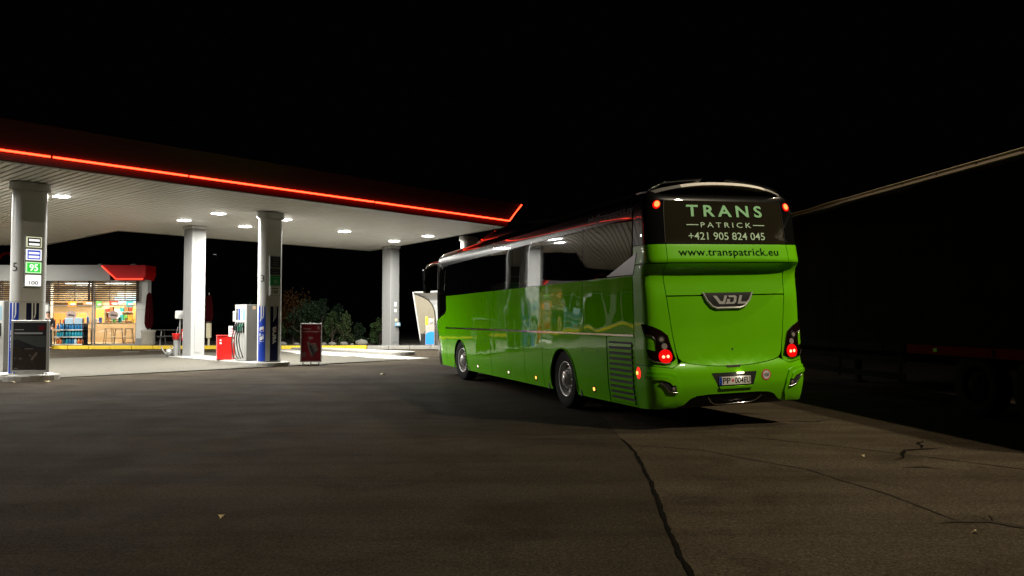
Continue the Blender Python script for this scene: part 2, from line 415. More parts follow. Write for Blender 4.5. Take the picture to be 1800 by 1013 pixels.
LEAVES = [((-2.25,6.25),'lone pale dry leaf on the dark asphalt at lower left'),((3.92,8.98),'small pale leaf right of the coach shadow'),((3.32,5.78),'tiny pale leaf at the lower right'),((-12.1,19.4),'pale scrap of leaf before the dark poster stand'),((-11.4,19.7),'second scrap of leaf before the dark poster stand'),((-3.6,22.3),'pale leaf on the asphalt left of the coach front wheel')]
random.seed(21)
for (x, y), lab in LEAVES:
    s = .034 if y < 12 else .10; pts = []
    for k in range(9):
        w = 2*PI*k/9; r = s*(1 if k % 2 else .62)*random.uniform(.8,1.15); pts.append((r*math.cos(w)*1.25, r*math.sin(w)*.7, .012+.014*math.sin(w*2+x)))
    o = link_mesh('fallen_leaf', [(0,0,.02)]+pts, [(0,k+1,(k+1) % 9+1) for k in range(9)], 'dry_leaf'); o.location = (x, y, gz(y)); o.rotation_euler = (0,0,random.random()*6)
    tag(o, lab, 'leaf', 'fallen leaves on the asphalt')

# ================================================================== canopy
CZ = 5.07
FR = Vector((-.2,30.45))
POLY = [Vector(p) for p in ((-18.6,9.5),(-.2,30.45),(-7.35,41.4),(-15.75,31.8),(-22.3,38.0),(-30,38.3),(-30,22))]
canopy = thing('station_canopy', 'wide filling station canopy with dark red fascia and glowing red edge line', 'canopy')
def offs(poly, d):
    n = len(poly); out = []
    for i in range(n):
        a, b, c = poly[i-1], poly[i], poly[(i+1) % n]
        e0 = (b-a).normalized(); e1 = (c-b).normalized(); n0 = Vector((e0.y,-e0.x)); n1 = Vector((e1.y,-e1.x))
        m = (n0+n1).normalized(); out.append(b+m*(d/max(.35, m.dot(n0))))
    return out
_area = sum(a.x*b.y-b.x*a.y for a, b in zip(POLY, POLY[1:]+POLY[:1]))
assert _area > 0
link_mesh('ceiling_backing', [(*p, CZ+.03) for p in offs(POLY,-.01)], [tuple(range(len(POLY)))[::-1]], 'soffit_gap', canopy)
# soffit slats, perpendicular to the front edge
mb = MB(); amin = min((p-FR).dot(D) for p in POLY); amax = max((p-FR).dot(D) for p in POLY); a = amin+.1; SW = .20
ins = offs(POLY, -.06)
while a < amax:
    hits = []
    for i in range(len(ins)):
        p, q = ins[i], ins[(i+1) % len(ins)]; pa, qa = (p-FR).dot(D), (q-FR).dot(D)
        if (pa-a)*(qa-a) < 0: hits.append(((p+(q-p)*((a-pa)/(qa-pa)))-FR).dot(P))
    hits.sort()
    for k in range(0, len(hits)-1, 2):
        b0, b1 = hits[k], hits[k+1]
        if b1-b0 < .2: continue
        qd = [FR+D*(a+s)+P*b for s, b in ((-SW/2+.026,b0),(SW/2-.026,b0),(SW/2-.026,b1),(-SW/2+.026,b1))]
        zz = CZ+random.uniform(-.002,.002)
        mb.add([(*p, zz) for p in qd]+[(*p, CZ+.025) for p in qd], [(3,2,1,0),(0,1,5,4),(1,2,6,5),(2,3,7,6),(3,0,4,7)])
    a += SW
tag(mb.build('ceiling_slats', 'soffit', canopy), kind='stuff')
# edge trim and fascia rings
def ring(name, levels, m, close=False):
    n = len(POLY); vs = []; fs = []
    for d, z in levels: vs += [(*p, z) for p in offs(POLY, d)]
    for l in range(len(levels)-1):
        for i in range(n): fs.append((l*n+i, l*n+(i+1) % n, (l+1)*n+(i+1) % n, (l+1)*n+i))
    return link_mesh(name, vs, fs, m, canopy)
ring('edge_trim', [(-.07,CZ-.012),(.0,CZ-.012),(.0,CZ+.03)], 'white_trim')
fa = ring('fascia', [(-.005,CZ+.0),(.02,CZ+.02),(.03,CZ+.20),(.06,CZ+.21),(.46,CZ+.86),(.40,CZ+.90),(.1,CZ+.90)], 'fascia_red')
link_mesh('roof', [(*p, CZ+.84) for p in POLY], [tuple(range(len(POLY)))], 'soffit_gap', canopy)
# glowing edge line: straight tubes on the front, turned up at the corner
e0 = offs(POLY, .085)[0]; e1 = offs(POLY, .085)[1]; Le = (e1-e0).length; ed = (e1-e0).normalized()
cuts = [0, 5.0, 12.0, 15.3, 21.5, Le]
for i in range(len(cuts)-1):
    p, q = e0+ed*(cuts[i]+.03), e0+ed*(cuts[i+1]-(.03 if i < len(cuts)-2 else 0))
    MB().tube([(*p, CZ+.225), (*q, CZ+.225)], .023).build('neon_tube', 'neon', canopy)
tip = offs(POLY, .46)[1]
MB().tube([(*e1, CZ+.225), (*(e1+(tip-e1)*.5), CZ+.225+.33), (*tip, CZ+.225+.62)], .023).build('neon_tube', 'neon', canopy)

# recessed lamps
LAMPS = [((-12.88,22.7),'ceiling lamp right of the column numbered 5'),((-11.63,28.2),'ceiling lamp above the square column'),((-9.75,26.4),'ceiling lamp left of the column numbered 3, nearest the edge'),((-10.1,30.1),'ceiling lamp between the square column and column 3'),((-8.0,28.0),'ceiling lamp half hidden by the head of column 3'),((-6.7,31.8),'ceiling lamp midway right of column 3'),((-5.3,35.8),'ceiling lamp over the far square column'),((-3.55,33.6),'rightmost ceiling lamp under the canopy'),
         ((-15.5,17.8),None),((-15.6,21.3),None),((-18.5,24.5),None),((-21.0,30.5),None),((-24.0,34.6),None)]  # unseen lamps, some added to brighten the left column and shop fascia
lm = None
for li, ((x, y), lab) in enumerate(LAMPS):
    t = thing('ceiling_lamp', lab or 'ceiling lamp under the left end of the canopy outside the view', 'lamp', (x,y,CZ-.002), math.atan2(D.y,D.x), 'recessed canopy lamps')
    if lm is None:
        a1 = MB().box((0,0,-.012), (.40,.40,.024)).build('frame', 'lamp_rim', t)
        a2 = MB().box((0,0,-.035), (.35,.35,.03), bev=.012).build('diffuser', 'lamp_glow', t); lm = (a1, a2)
    else:
        place(lm[0], 'frame', t); place(lm[1], 'diffuser', t)
    ld = bpy.data.lights.new('canopy_light', 'AREA'); ld.shape = 'DISK'; ld.size = .45; ld.energy = 800*{1:.28, 3:.7, 4:.8, 5:.7, 6:.6, 7:.65, 8:.6, 9:.7}.get(li, 1); ld.color = (1,.985,.92); ld.spread = math.radians(172)
    lo = bpy.data.objects.new('canopy_light', ld); COL.objects.link(lo); lo.parent = t; lo.location = (0,0,-.06)

# ================================================================== columns
CD = math.atan2(.768,.64)
def stadium(a, r, n=10):
    return [(a+r*math.cos(w), r*math.sin(w)) for w in [-PI/2+PI*k/n for k in range(n+1)]]+[(-a+r*math.cos(w), r*math.sin(w)) for w in [PI/2+PI*k/n for k in range(n+1)]]
def round_column(x, y, z0, label, num=None, lit=False, wraps=True):
    t = thing('canopy_column', label, 'column', (x,y,z0), CD, 'columns carrying the canopy')
    H = CZ-z0-.005; a, r = .21, .20
    st = stadium(a, r); n = len(st)
    mb = MB(); vs = [(*p, 0) for p in st]+[(*p, H-.22) for p in st]
    mb.add(vs, [(i,(i+1) % n,n+(i+1) % n,n+i) for i in range(n)], True); mb.build('shaft', 'column_white', t)
    st2 = stadium(a+.02, r+.055); mb = MB(); mb.prism(st2, lambda p,q: (p,q,H-.22), lambda p,q: (p,q,H-.02)); mb.build('capital', 'column_steel', t)
    MB().prism(stadium(a+.01,r+.012), lambda p,q: (p,q,0), lambda p,q: (p,q,.03)).build('foot_ring', 'column_steel', t)
    # cladding joint
    MB().prism(stadium(a,r+.002), lambda p,q: (p,q,1.84), lambda p,q: (p,q,1.85)).build('joint', 'grey_metal', t)
    def front(s, z, o=.004): return (s, -r-o, z)
    def leftend(ph, z, o=.004): return (-a-(r+o)*math.sin(ph), -(r+o)*math.cos(ph), z)
    if wraps:
        k = 8; p0, p1 = math.radians(16), math.radians(86)
        vs = [leftend(p0+(p1-p0)*i/k, z) for z in (.04,1.82) for i in range(k+1)]
        link_mesh('blue_wrap', vs, [(i+1,i,k+1+i,k+2+i) for i in range(k)], 'verva_blue', t, smooth=True)
        link_mesh('navy_wrap', [front(-.10,.04),front(.20,.04),front(.20,1.82),front(-.10,1.82)], [(0,1,2,3)], 'navy', t)
        for nm, fn in (('blue', lambda s, z: leftend(math.radians(51)-s/r, z, .007)), ('navy', lambda s, z: front(.06+s, z, .007))):
            text('lettering', 'verva', (.62,-.07,1.18,.07), lambda aa, bb, fn=fn: fn(-bb, aa), 'white_print', t, bold=.03, shear=-.2)
            # pointed pale flash marks above the lettering
            for s0, z0_, z1_ in ((-.02,1.36,1.82),(.05,1.46,1.82)):
                link_mesh('flash_mark', [fn(s0-.018,z1_), fn(s0-.012,z0_+.06), fn(s0-.045,z0_-.06), fn(s0+.0,z0_), fn(s0+.018,z0_+.09), fn(s0+.018,z1_)], [(0,1,2,3,4,5)], 'white_print', t)
            link_mesh('flash_mark', [fn(.035,1.02),fn(.075,1.06),fn(.075,1.12),fn(.035,1.08)], [(0,1,2,3)], 'pink_print', t)
    if num:
        text('number', num, (-.05,2.62,.05,2.84), lambda s, z: leftend(math.radians(48)-s/r, z, .006), 'black_print', t)
    return t, front, r
I3 = .13
c5, fr5, rr = round_column(-12.5, 20.6, I3, 'round-ended white column numbered 5 behind the dark poster stand', '5')
c3, fr3, rr = round_column(-7.99, 26.3, I3, 'round-ended white column numbered 3 beside the fuel pump', '3')
round_column(-1.85, 34.0, gz(34), 'white column head seen above the front of the coach', wraps=False)

def square_column(x, y, z0, label, extra):
    t = thing('canopy_column', label, 'column', (x,y,z0), CD, 'columns carrying the canopy'); H = CZ-z0-.005
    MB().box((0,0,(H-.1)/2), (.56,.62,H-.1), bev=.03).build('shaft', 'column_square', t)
    MB().box((0,0,H-.06), (.62,.68,.10), bev=.01).build('capital', 'column_steel', t)
    MB().box((0,0,.015), (.585,.645,.03)).build('foot_ring', 'column_steel', t)
    MB().box((.02,-.314,H/2-.1), (.30,.012,H-.5)).build('cladding_strip', 'cladding', t)
    for (s, z, w, h, m) in extra:
        box('notice', (s,-.324,z), (w,.008,h), m, t)
    return t
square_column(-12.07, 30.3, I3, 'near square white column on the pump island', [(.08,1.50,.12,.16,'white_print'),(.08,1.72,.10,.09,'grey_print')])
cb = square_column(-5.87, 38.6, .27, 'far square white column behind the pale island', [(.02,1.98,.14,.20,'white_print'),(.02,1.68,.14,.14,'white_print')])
box('glove_box', (.12,-.37,1.02), (.26,.11,.17), 'cyan_panel', cb); box('glove_label', (.10,-.427,1.03), (.14,.004,.11), 'white_print', cb); box('glove_holder', (.05,-.36,1.22), (.10,.08,.14), 'cream', cb)

def price_sign(parent_loc, label, tiles, lit):
    x, y, z0 = parent_loc
    t = thing('price_sign', label, 'price sign', (x,y,z0), CD, 'price signs on the columns')
    y0 = -rr-.012
    zt = tiles[0][0]; zb = tiles[-1][1]
    box('casing', (.02,y0-.03,(zt+zb)/2), (.40,.06,zt-zb+.03), 'grey_metal' if lit else 'column_steel', t)
    for (z1, z2, mm, rows, words, wm) in tiles:
        zc = (z1+z2)/2; h = z1-z2-.03
        p = box('tile', (.02,y0-.068,zc), (.36,.016,h), mm[0], t)
        if len(mm) > 1: box('panel', (.02,y0-.079,zc), (.30,.006,h-.05), mm[1], p)
        f = lambda s, z: (.02+s, y0-.085, zc+z)
        for (b0, b1) in rows:
            link_mesh('row', [f(-.125,b0),f(.125,b0),f(.125,b1),f(-.125,b1)], [(0,1,2,3)], wm, p)
        if words: text('lettering', words[0], words[1], lambda s, z: (.02+s, y0-.088, zc+z), words[2], p, bold=.02)
price_sign((-12.5,20.6,0), 'lit stack of price tiles black, blue, green and white on column 5',
    [(3.66,3.36,('lit_cream','black_print'),[(-.085,-.03),(.02,.075)],None,'lit_white'),
     (3.34,3.03,('lit_white','lit_blue'),[(-.085,-.025),(.015,.07)],None,'lit_white'),
     (3.01,2.70,('lit_mint','lit_green'),[],('95',(-.10,-.09,.10,.09),'lit_white'),None),
     (2.68,2.37,('lit_white',),[],('100',(-.11,-.11,.11,-.01),'grey_print'),None)], True)
price_sign((-7.99,26.3,0), 'dim narrow price sign with green 95 and 100 on column 3',
    [(3.60,3.22,('black_print',),[(-.12,-.09),(-.04,-.01),(.05,.08),(.12,.14)],None,'grey_print'),
     (3.21,2.98,('black_print',),[(-.05,-.02),(.04,.06)],None,'grey_print'),
     (2.97,2.63,('green_print','green_print'),[(.10,.11)],('95',(-.08,-.10,.08,.03),'mint_panel'),'mint_panel'),
     (2.62,2.32,('white_print',),[(.05,.09)],('100',(-.11,-.11,.11,.02),'black_print'),'grey_print')], False)

# ================================================================== pump islands
AX = Vector((.714,-.70)).normalized(); IA = math.atan2(AX.y, AX.x)
def island(end, length, hw, h, label):
    t = thing('pump_island', label, 'pump island', (end[0],end[1],gz(end[1])), IA, 'raised concrete pump islands')
    n = 10; R = hw
    out = [(-length,-hw),(-R,-hw)]+[(-R+R*math.cos(w), hw*math.sin(w)) for w in [-PI/2+PI*k/n for k in range(1,n)]]+[(-R,hw),(-length,hw)]
    inn = [(p if p > -R*1.5 else p)*1. for p, q in out]
    sc = [((p+R)*.9-R if p > -R else p+ (.06 if p < -length+.01 else 0), q*.9) for p, q in out]
    m = len(out); mb = MB()
    mb.add([(*p,-.05) for p in out]+[(*p,h-.02) for p in out]+[((p+s)/2*.3+p*.7 if False else p, q*.985, h) for (p,q),(s,_) in zip(out, sc)], [(i,(i+1) % m,m+(i+1) % m,m+i) for i in range(m)]+[(m+i,m+(i+1) % m,2*m+(i+1) % m,2*m+i) for i in range(m)])
    mb.add([(p,q*.985,h) for p, q in out], [tuple(range(m))])
    mb.build('kerb_rim', 'kerb_concrete', t)
    mb = MB(); mb.add([(*p,h+.004) for p in sc], [tuple(range(m))]); mb.build('top_slab', 'concrete', t)
    return t
e3 = Vector((-7.99,26.3))+AX*.72
island(e3, 7.2, .62, I3, 'pump island carrying column 3, the pump and the red cabinet')
e5 = Vector((-12.5,20.6))+AX*1.15
island(e5, 7.5, .62, I3, 'island end under the dark poster stand and column 5')
island((-4.15,32.4), 8.5, .62, .14, 'empty pale island ending right of the red poster stand')

# ================================================================== fuel pump
def fuel_pump(loc, label):
    t = thing('fuel_pump', label, 'fuel pump', loc, CD, 'fuel pumps')
    # local x along the canopy edge, -y towards the forecourt; nozzle faces are +-x
    MB().box((0,0,.94), (.56,.66,1.88), bev=.015).build('cabinet', 'pump_grey', t)
    MB().box((-.285,0,.95), (.03,.68,1.86), bev=.008).build('front_frame', 'pump_white', t)
    X = -.302
    def f(s, z, o=0.): return (X-o, -s, z)      # s to the right as seen from the left
    cols = ['black_print','verva_blue','mint_panel','cyan_panel']
    for k, c in enumerate(cols):
        s0 = -.27+k*.14
        link_mesh('display_strip', [f(s0,1.38,.002),f(s0+.10,1.38,.002),f(s0+.10,1.76,.002),f(s0,1.76,.002)], [(0,1,2,3)], c, t)
        if k in (0,2): link_mesh('display_digit', [f(s0+.025,1.62,.004),f(s0+.075,1.62,.004),f(s0+.075,1.70,.004),f(s0+.025,1.70,.004)], [(0,1,2,3)], 'grey_print', t)
        box('holster', (X-.01,-(s0+.05),1.13), (.03,.075,.34), 'black_print', t)
        nz = MB().tube([f(s0+.05,1.24,.03), f(s0+.05,1.12,.10), f(s0+.04,1.02,.10)], [.03,.034,.028], 8).box(f(s0+.05,1.10,.13), (.03,.05,.16)).build('nozzle', 'nozzle_green' if k > 1 else 'black_print', t)
        hp = [f(s0+.04,1.02,.10), f(s0-.02,.75,.14), f(s0-.03+.02*k,.45,.12), f(s0+.02+.03*k,.16+.03*k,.10), f(s0+.14,.06+.015*k,.06)]
        pts = []
        for i in range(len(hp)-1):
            a, b = Vector(hp[i]), Vector(hp[i+1])
            for j in range(4):
                u = j/4; p0 = Vector(hp[max(0,i-1)]); p3 = Vector(hp[min(len(hp)-1,i+2)])
                pts.append(.5*((2*a)+(b-p0)*u+(2*p0-5*a+4*b-p3)*u*u+(-p0+3*a-3*b+p3)*u**3))
        pts.append(Vector(hp[-1]))
        MB().tube(pts, .017, 6).build('hose', 'hose', nz)
        link_mesh('lower_strip', [f(s0+.0,.10,.002),f(s0+.085,.10,.002),f(s0+.085,.92,.002),f(s0,.92,.002)], [(0,1,2,3)], 'white_trim', t)
    link_mesh('sticker', [(-.06,-.332,1.74),(.06,-.332,1.74),(.06,-.332,1.84),(-.06,-.332,1.84)], [(0,1,2,3)], 'cream', t)
    link_mesh('sticker_mark', [(-.03,-.334,1.76),(.04,-.334,1.76),(.02,-.334,1.80),(-.02,-.334,1.82)], [(0,1,2,3)], 'goods_orange', t)
    box('top_cap', (0,0,1.885), (.58,.68,.02), 'pump_white', t)
    return t
fuel_pump((-8.92,27.05,I3), 'grey and white fuel pump with black hoses beside column 3')
fuel_pump((-13.55,21.6,I3), 'grey fuel pump at the left picture edge behind column 5')

# red cabinet with its little signs
t = thing('red_cabinet', 'bright red metal cabinet left of the fuel pump', 'cabinet', (-9.93,27.72,I3), CD-.45)
MB().box((0,0,.42), (.58,.46,.82), bev=.02).build('body', 'cabinet_red', t)
MB().box((0,-.005,.835), (.60,.48,.03), bev=.008).build('lid', 'cabinet_red', t)
for p in ((-.18,.58,.07,.05),(-.18,.68,.05,.05)): link_mesh('label_mark', [(p[0]-p[2]/2,-.235,p[1]-p[3]/2),(p[0]+p[2]/2,-.235,p[1]-p[3]/2),(p[0]+p[2]/2,-.235,p[1]+p[3]/2),(p[0]-p[2]/2,-.235,p[1]+p[3]/2)], [(0,1,2,3)], 'white_print', t)
link_mesh('label_mark', [(.18,-.235,.62),(.26,-.235,.60),(.27,-.235,.72),(.22,-.235,.72)], [(0,1,2,3)], 'white_print', t)
for sx in (-.2,.2): MB().box((sx,0,.01), (.06,.40,.03)).build('foot', 'dark_plastic', t)
t = thing('flower_sign', 'small white sign with a yellow flower beside the fuel pump', 'sign', (-9.42,27.35,I3), CD-.75)
MB().tube([(0,.03,0),(0,.03,1.72)], .02).build('post', 'grey_metal', t)
MB().box((0,0,1.50), (.27,.03,.36), bev=.008).build('board', 'pump_white', t)
fl = [(.02+(.085 if k % 2 else .04)*math.cos(2*PI*k/16), 1.48+(.085 if k % 2 else .04)*math.sin(2*PI*k/16)) for k in range(16)]
link_mesh('flower', [(a,-.018,b) for a, b in fl], [tuple(range(16))], 'yellow_print', t)
link_mesh('print_row', [(-.09,-.018,1.60),(.08,-.018,1.60),(.08,-.018,1.63),(-.09,-.018,1.63)], [(0,1,2,3)], 'grey_print', t)
t = thing('price_notice', 'white notice with red print above the red cabinet', 'notice', (-9.58,27.40,I3), CD-.75)
MB().tube([(0,.03,0),(0,.03,1.0)], .015).build('post', 'grey_metal', t)
box('board', (0,0,.99), (.26,.02,.36), 'white_print', t)
for k in range(5): link_mesh('print_row', [(-.08+.02*(k % 2),-.012,.86+k*.055),(.09-.015*(k % 3),-.012,.86+k*.055),(.09,-.012,.885+k*.055),(-.08,-.012,.885+k*.055)], [(0,1,2,3)], 'pink_print', t)

# windscreen-wash post, bucket, watering can
t = thing('wash_station', 'post with white towel dispenser and red bucket left of the square column', 'service post', (-12.78,30.75,I3), CD-.6)
MB().tube([(0,0,0),(0,0,1.15),(.01,0,1.42)], [.035,.03,.03]).build('post', 'grey_metal', t)
MB().box((.0,-.02,1.57), (.34,.26,.32), bev=.05).build('towel_dispenser', 'pump_white', t)
MB().box((.05,-.155,1.50), (.18,.01,.16)).build('dispenser_slot', 'grey_metal', t)
MB().lathe([(.0,.62),(.12,.62),(.15,.84),(.155,.85),(.13,.86),(.11,.80),(0,.80)], 16, (-.12,-.06,0)).build('bucket', 'cabinet_red', t)
MB().lathe([(.09,.0),(.10,.62)], 12, (-.12,-.06,0)).build('bucket_stand', 'grey_metal', t)
MB().box((.16,-.10,.80), (.16,.05,.44), bev=.01).build('glove_panel', 'cabinet_red', t); box('glove_label', (.16,-.13,.80), (.11,.01,.26), 'white_print', t)
MB().tube([(-.12,-.06,.83),(-.06,-.06,1.12)], .012).build('squeegee_handle', 'grey_metal', t)
t = thing('watering_can', 'grey watering can on the island beside the square column', 'watering can', (-13.12,30.62,I3), .3)
MB().lathe([(.0,.0),(.12,0),(.12,.20),(.09,.26),(.04,.27)], 16).build('body', 'alu', t)
MB().tube([(-.10,0,.06),(-.24,0,.24),(-.28,0,.34)], [.028,.02,.03]).build('spout', 'alu', t)
MB().tube([(.04,0,.27),(.02,0,.36),(.12,0,.36),(.15,0,.22),(.12,0,.08)], .012).build('handle', 'alu', t)

# poster stands
t = thing('poster_stand', 'silver framed stand with a dark landscape poster on the near island', 'poster stand', (-12.06,20.02,I3), -.02)
MB().box((0,0,.73), (.97,.05,1.30), bev=.012).build('frame', 'alu', t)
PF = -.0285
def q(a0,b0,a1,b1,o=0.): return [(a0,PF-o,b0),(a1,PF-o,b0),(a1,PF-o,b1),(a0,PF-o,b1)]
po = link_mesh('poster', q(-.42,.14,.42,1.32), [(0,1,2,3)], 'poster_dark', t)
link_mesh('printed_hill', [(-.42,PF-.002,.88),(-.30,PF-.002,.90),(.0,PF-.002,.78),(.2,PF-.002,.71),(.42,PF-.002,.70),(.42,PF-.002,.98),(-.42,PF-.002,1.0)][::1], [tuple(range(7))], 'poster_hill', po)
link_mesh('printed_earth', [(-.42,PF-.003,.16),(.42,PF-.003,.16),(.42,PF-.003,.58),(.1,PF-.003,.66),(-.15,PF-.003,.64),(-.42,PF-.003,.74)], [tuple(range(6))], 'poster_earth', po)
for (a0,b0,a1,b1,m) in ((-.38,1.13,-.15,1.15,'grey_print'),(-.39,1.03,.33,1.075,'grey_print'),(-.39,.97,.26,.985,'poster_hill'),(.23,1.13,.37,1.24,'poster_red'),(-.12,.655,.1,.675,'poster_grey'),(-.38,.17,-.28,.18,'grey_print')): link_mesh('print_mark', q(a0,b0,a1,b1,.004), [(0,1,2,3)], m, po)
for (a,b,w,h,r) in ((.10,.45,.05,.16,-.6),(.16,.52,.05,.12,-.6),(-.22,.42,.05,.05,.3),(-.36,.43,.03,.04,.2),(.02,.50,.03,.05,0)):
    c_, s_ = math.cos(r), math.sin(r); link_mesh('print_mark', [(a+x*c_-z*s_,PF-.005,b+x*s_+z*c_) for x, z in ((-w/2,-h/2),(w/2,-h/2),(w/2,h/2),(-w/2,h/2))], [(0,1,2,3)], 'poster_grey', po)
MB().box((0,.0,.05), (.72,.06,.05)).build('base_bar', 'alu', t)
for sx in (-.42,.42): MB().tube([(sx,0,.12),(sx,-.02,.03),(sx*1.25,-.30,.012)], .014).build('leg', 'alu', t)
for sx in (-.32,.32): MB().tube([(sx,.02,.09),(sx,.25,.015)], .014).build('leg', 'alu', t)

t = thing('poster_stand', 'white edged stand with a dark red advertising poster right of column 3', 'poster stand', (-6.72,26.75,0), .16)
MB().box((0,0,.75), (.70,.05,1.30), bev=.01, rx=-.03).build('frame', 'white_trim', t)
PF2 = lambda z, o=0.: -.030-o+(z-.75)*.03
def q2(pts, o): return [(a, PF2(b, o), b) for a, b in pts]
po = link_mesh('poster', q2([(-.315,.14),(.315,.14),(.315,1.36),(-.315,1.36)], .0), [(0,1,2,3)], 'poster_red', t)
for pts, m in (([(-.28,1.19),(.0,1.19),(.0,1.235),(-.28,1.235)],'poster_pale'),([(-.28,1.10),(.28,1.10),(.28,1.14),(-.28,1.14)],'poster_pale'),([(.2,1.20),(.28,1.20),(.28,1.31),(.2,1.31)],'poster_pale'),
               ([(-.08,.86),(.06,.86),(.06,.95),(-.08,.95)],'poster_pale'),([(-.14,.76),(-.06,.80),(.10,.34),(.02,.28)],'poster_grey'),([(-.08,.66),(.0,.70),(.16,.36),(.06,.30)],'black_print'),([(.02,.66),(.18,.70),(.24,.48),(.08,.42)],'poster_grey'),([(-.02,.72),(.16,.74),(.16,.70),(-.02,.68)],'poster_pale'),([(-.28,.28),(-.17,.28),(-.17,.42),(-.28,.42)],'poster_grey'),([(-.24,.32),(-.20,.32),(-.20,.38),(-.24,.38)],'poster_red')):
    link_mesh('print_mark', q2(pts, .003 if m != 'poster_red' else .005), [(0,1,2,3)], m, po)
for sx in (-.26,0,.26): MB().tube([(sx,0,.11),(sx,0,.02)], .016).build('leg', 'dark_plastic', t)
for sx in (-.26,.26): MB().tube([(sx-.12,-.16,.014),(sx+.30,.18,.014)], .012).build('foot_bar', 'dark_plastic', t)

# ================================================================== shop
SY = 38.8
shop = thing('shop', 'low filling station shop with grey fascia and warm lit windows', 'shop', (0,0,.285))
Z0 = .285
def sb(name, x0,x1,y0,y1,z0,z1,m,parent=shop): return box(name, ((x0+x1)/2,(y0+y1)/2,(z0+z1)/2-Z0), (x1-x0,y1-y0,z1-z0), m, parent)
MB().prism([(-31,SY+.02),(-17.75,SY+.02),(-20.7,45),(-31,45)], lambda x,y: (x,y,0), lambda x,y: (x,y,.02)).build('floor', 'floor_shop', shop)
sb('back_wall', -31,-20.7,45,45.2,Z0,4.1,'wall_warm')
MB().prism([(-17.95,SY+.34),(-17.72,SY+.34),(-20.62,45),(-20.85,45)], lambda x,y: (x,y,0), lambda x,y: (x,y,4.1-Z0)).build('side_wall', 'shop_white', shop); sb('side_wall', -31.2,-31,SY,45.2,Z0,4.1,'shop_white')
MB().prism([(-31,SY+.05),(-17.95,SY+.05),(-20.8,45),(-31,45)], lambda x,y: (x,y,3.36-Z0), lambda x,y: (x,y,3.42-Z0)).build('ceiling', 'shop_white', shop); MB().prism([(-31.2,SY-.3),(-17.7,SY-.3),(-20.6,45.2),(-31.2,45.2)], lambda x,y: (x,y,3.98-Z0), lambda x,y: (x,y,4.08-Z0)).build('roof_slab', 'shop_grey', shop)
fa = sb('fascia', -31.2,-19.35,SY-.45,SY-.30,3.38,4.14,'shop_grey')
sb('fascia_soffit', -31.2,-17.6,SY-.30,SY+.1,3.37,3.42,'shop_white')
# red end block with sloping joint and glowing line
rb = MB(); rb.prism([(-19.75,4.13),(-19.02,3.40),(-17.72,3.40),(-17.60,3.66),(-17.60,4.13)][::-1], lambda x,z: (x,SY-.52,z-Z0), lambda x,z: (x,SY+.6,z-Z0)); rb.build('red_end_block', 'shop_red', shop)
MB().tube([(-19.70,SY-.54,4.09-Z0),(-19.02,SY-.54,3.46-Z0),(-17.72,SY-.54,3.46-Z0)], .026).build('neon_tube', 'neon_soft', shop)
for x0, x1 in ((-18.22,-17.7),(-23.1,-22.5)): 
    pl = sb('pillar', x0,x1,SY-.06,SY+.34,Z0,3.37,'shop_white'); sb('pillar_base', x0-.006,x1+.006,SY-.068,SY+.1,Z0+.001,Z0+.32,'shop_grey',pl); sb('panel_joint', x0-.002,x1+.002,SY-.063,SY-.05,1.98,1.995,'grey_metal',pl)
for x0, x1 in ((-22.5,-20.36),(-20.30,-18.22),(-26.5,-24.85),(-24.80,-23.1),(-30.9,-28.75),(-28.7,-26.55)):
    w = thing('window', None, None); w.parent = shop; del_ = None
    for k in ('label','category'):
        if k in w: del w[k]
    for a, b in ((x0,x0+.05),(x1-.05,x1)): sb('frame', a,b,SY-.03,SY+.05,Z0+.03,3.36,'grey_metal',w)
    sb('frame', x0+.05,x1-.05,SY-.03,SY+.05,Z0+.001,Z0+.06,'grey_metal',w); sb('frame', x0+.05,x1-.05,SY-.03,SY+.05,2.18,2.22,'grey_metal',w)
    sb('pane', x0+.05,x1-.05,SY+.005,SY+.013,Z0+.06,2.18,'shop_glass',w); sb('pane', x0+.05,x1-.05,SY+.005,SY+.013,2.22,3.35,'shop_glass',w)
for cx in (-21.42,-19.36):     # round stickers on the panes
    vs = [(cx+.26*math.cos(2*PI*k/24), SY-.004, 1.74-Z0+.20*math.sin(2*PI*k/24)) for k in range(24)]
    link_mesh('window_sticker', vs, [tuple(range(24))], 'sticker_pink', shop)
    link_mesh('sticker_mark', [(cx-.16,SY-.007,1.70-Z0),(cx+.14,SY-.007,1.66-Z0),(cx+.18,SY-.007,1.74-Z0),(cx-.12,SY-.007,1.79-Z0)], [(0,1,2,3)], 'poster_grey', shop)
for k in range(9):
    random.seed(k); cx = -20.0+.17*k+random.uniform(-.04,.04); cz = .86+random.uniform(-.22,.16)
    link_mesh('pane_print', [(cx-.09,SY-.004,cz-Z0),(cx+.09,SY-.004,cz-Z0),(cx+.07,SY-.004,cz+.02-Z0),(cx-.07,SY-.004,cz+.02-Z0)], [(0,1,2,3)], 'white_print', shop)
# slatted sunscreens
def louvre(x0, x1, label):
    t = thing('louvre_screen', label, 'louvre', (0,SY-.22,0), 0, 'brown slatted sunscreens over the shop windows')
    for x in (x0+.05, x1-.05): box('post', (x,0,2.88), (.10,.05,.98), 'slat_brown', t)
    for x in (x0+(x1-x0)*.38, x0+(x1-x0)*.7): box('hanger', (x,.05,2.88), (.03,.03,.98), 'slat_brown', t)
    base = None
    for k in range(10):
        z = 2.43+k*.098
        if base is None: base = MB().box((0,0,0), (x1-x0,.075,.047), rx=.25).build('slat', 'slat_brown', t); o = base
        else: o = place(base, 'slat', t)
        o.location = ((x0+x1)/2, -.055, z)
louvre(-22.95,-20.40,'brown slatted screen left of the middle mullion'); louvre(-20.34,-18.05,'brown slatted screen at the right end of the shop'); louvre(-26.7,-23.02,'brown slatted screen behind column 5'); louvre(-30.9,-26.75,'brown slatted screen beyond the left picture edge')
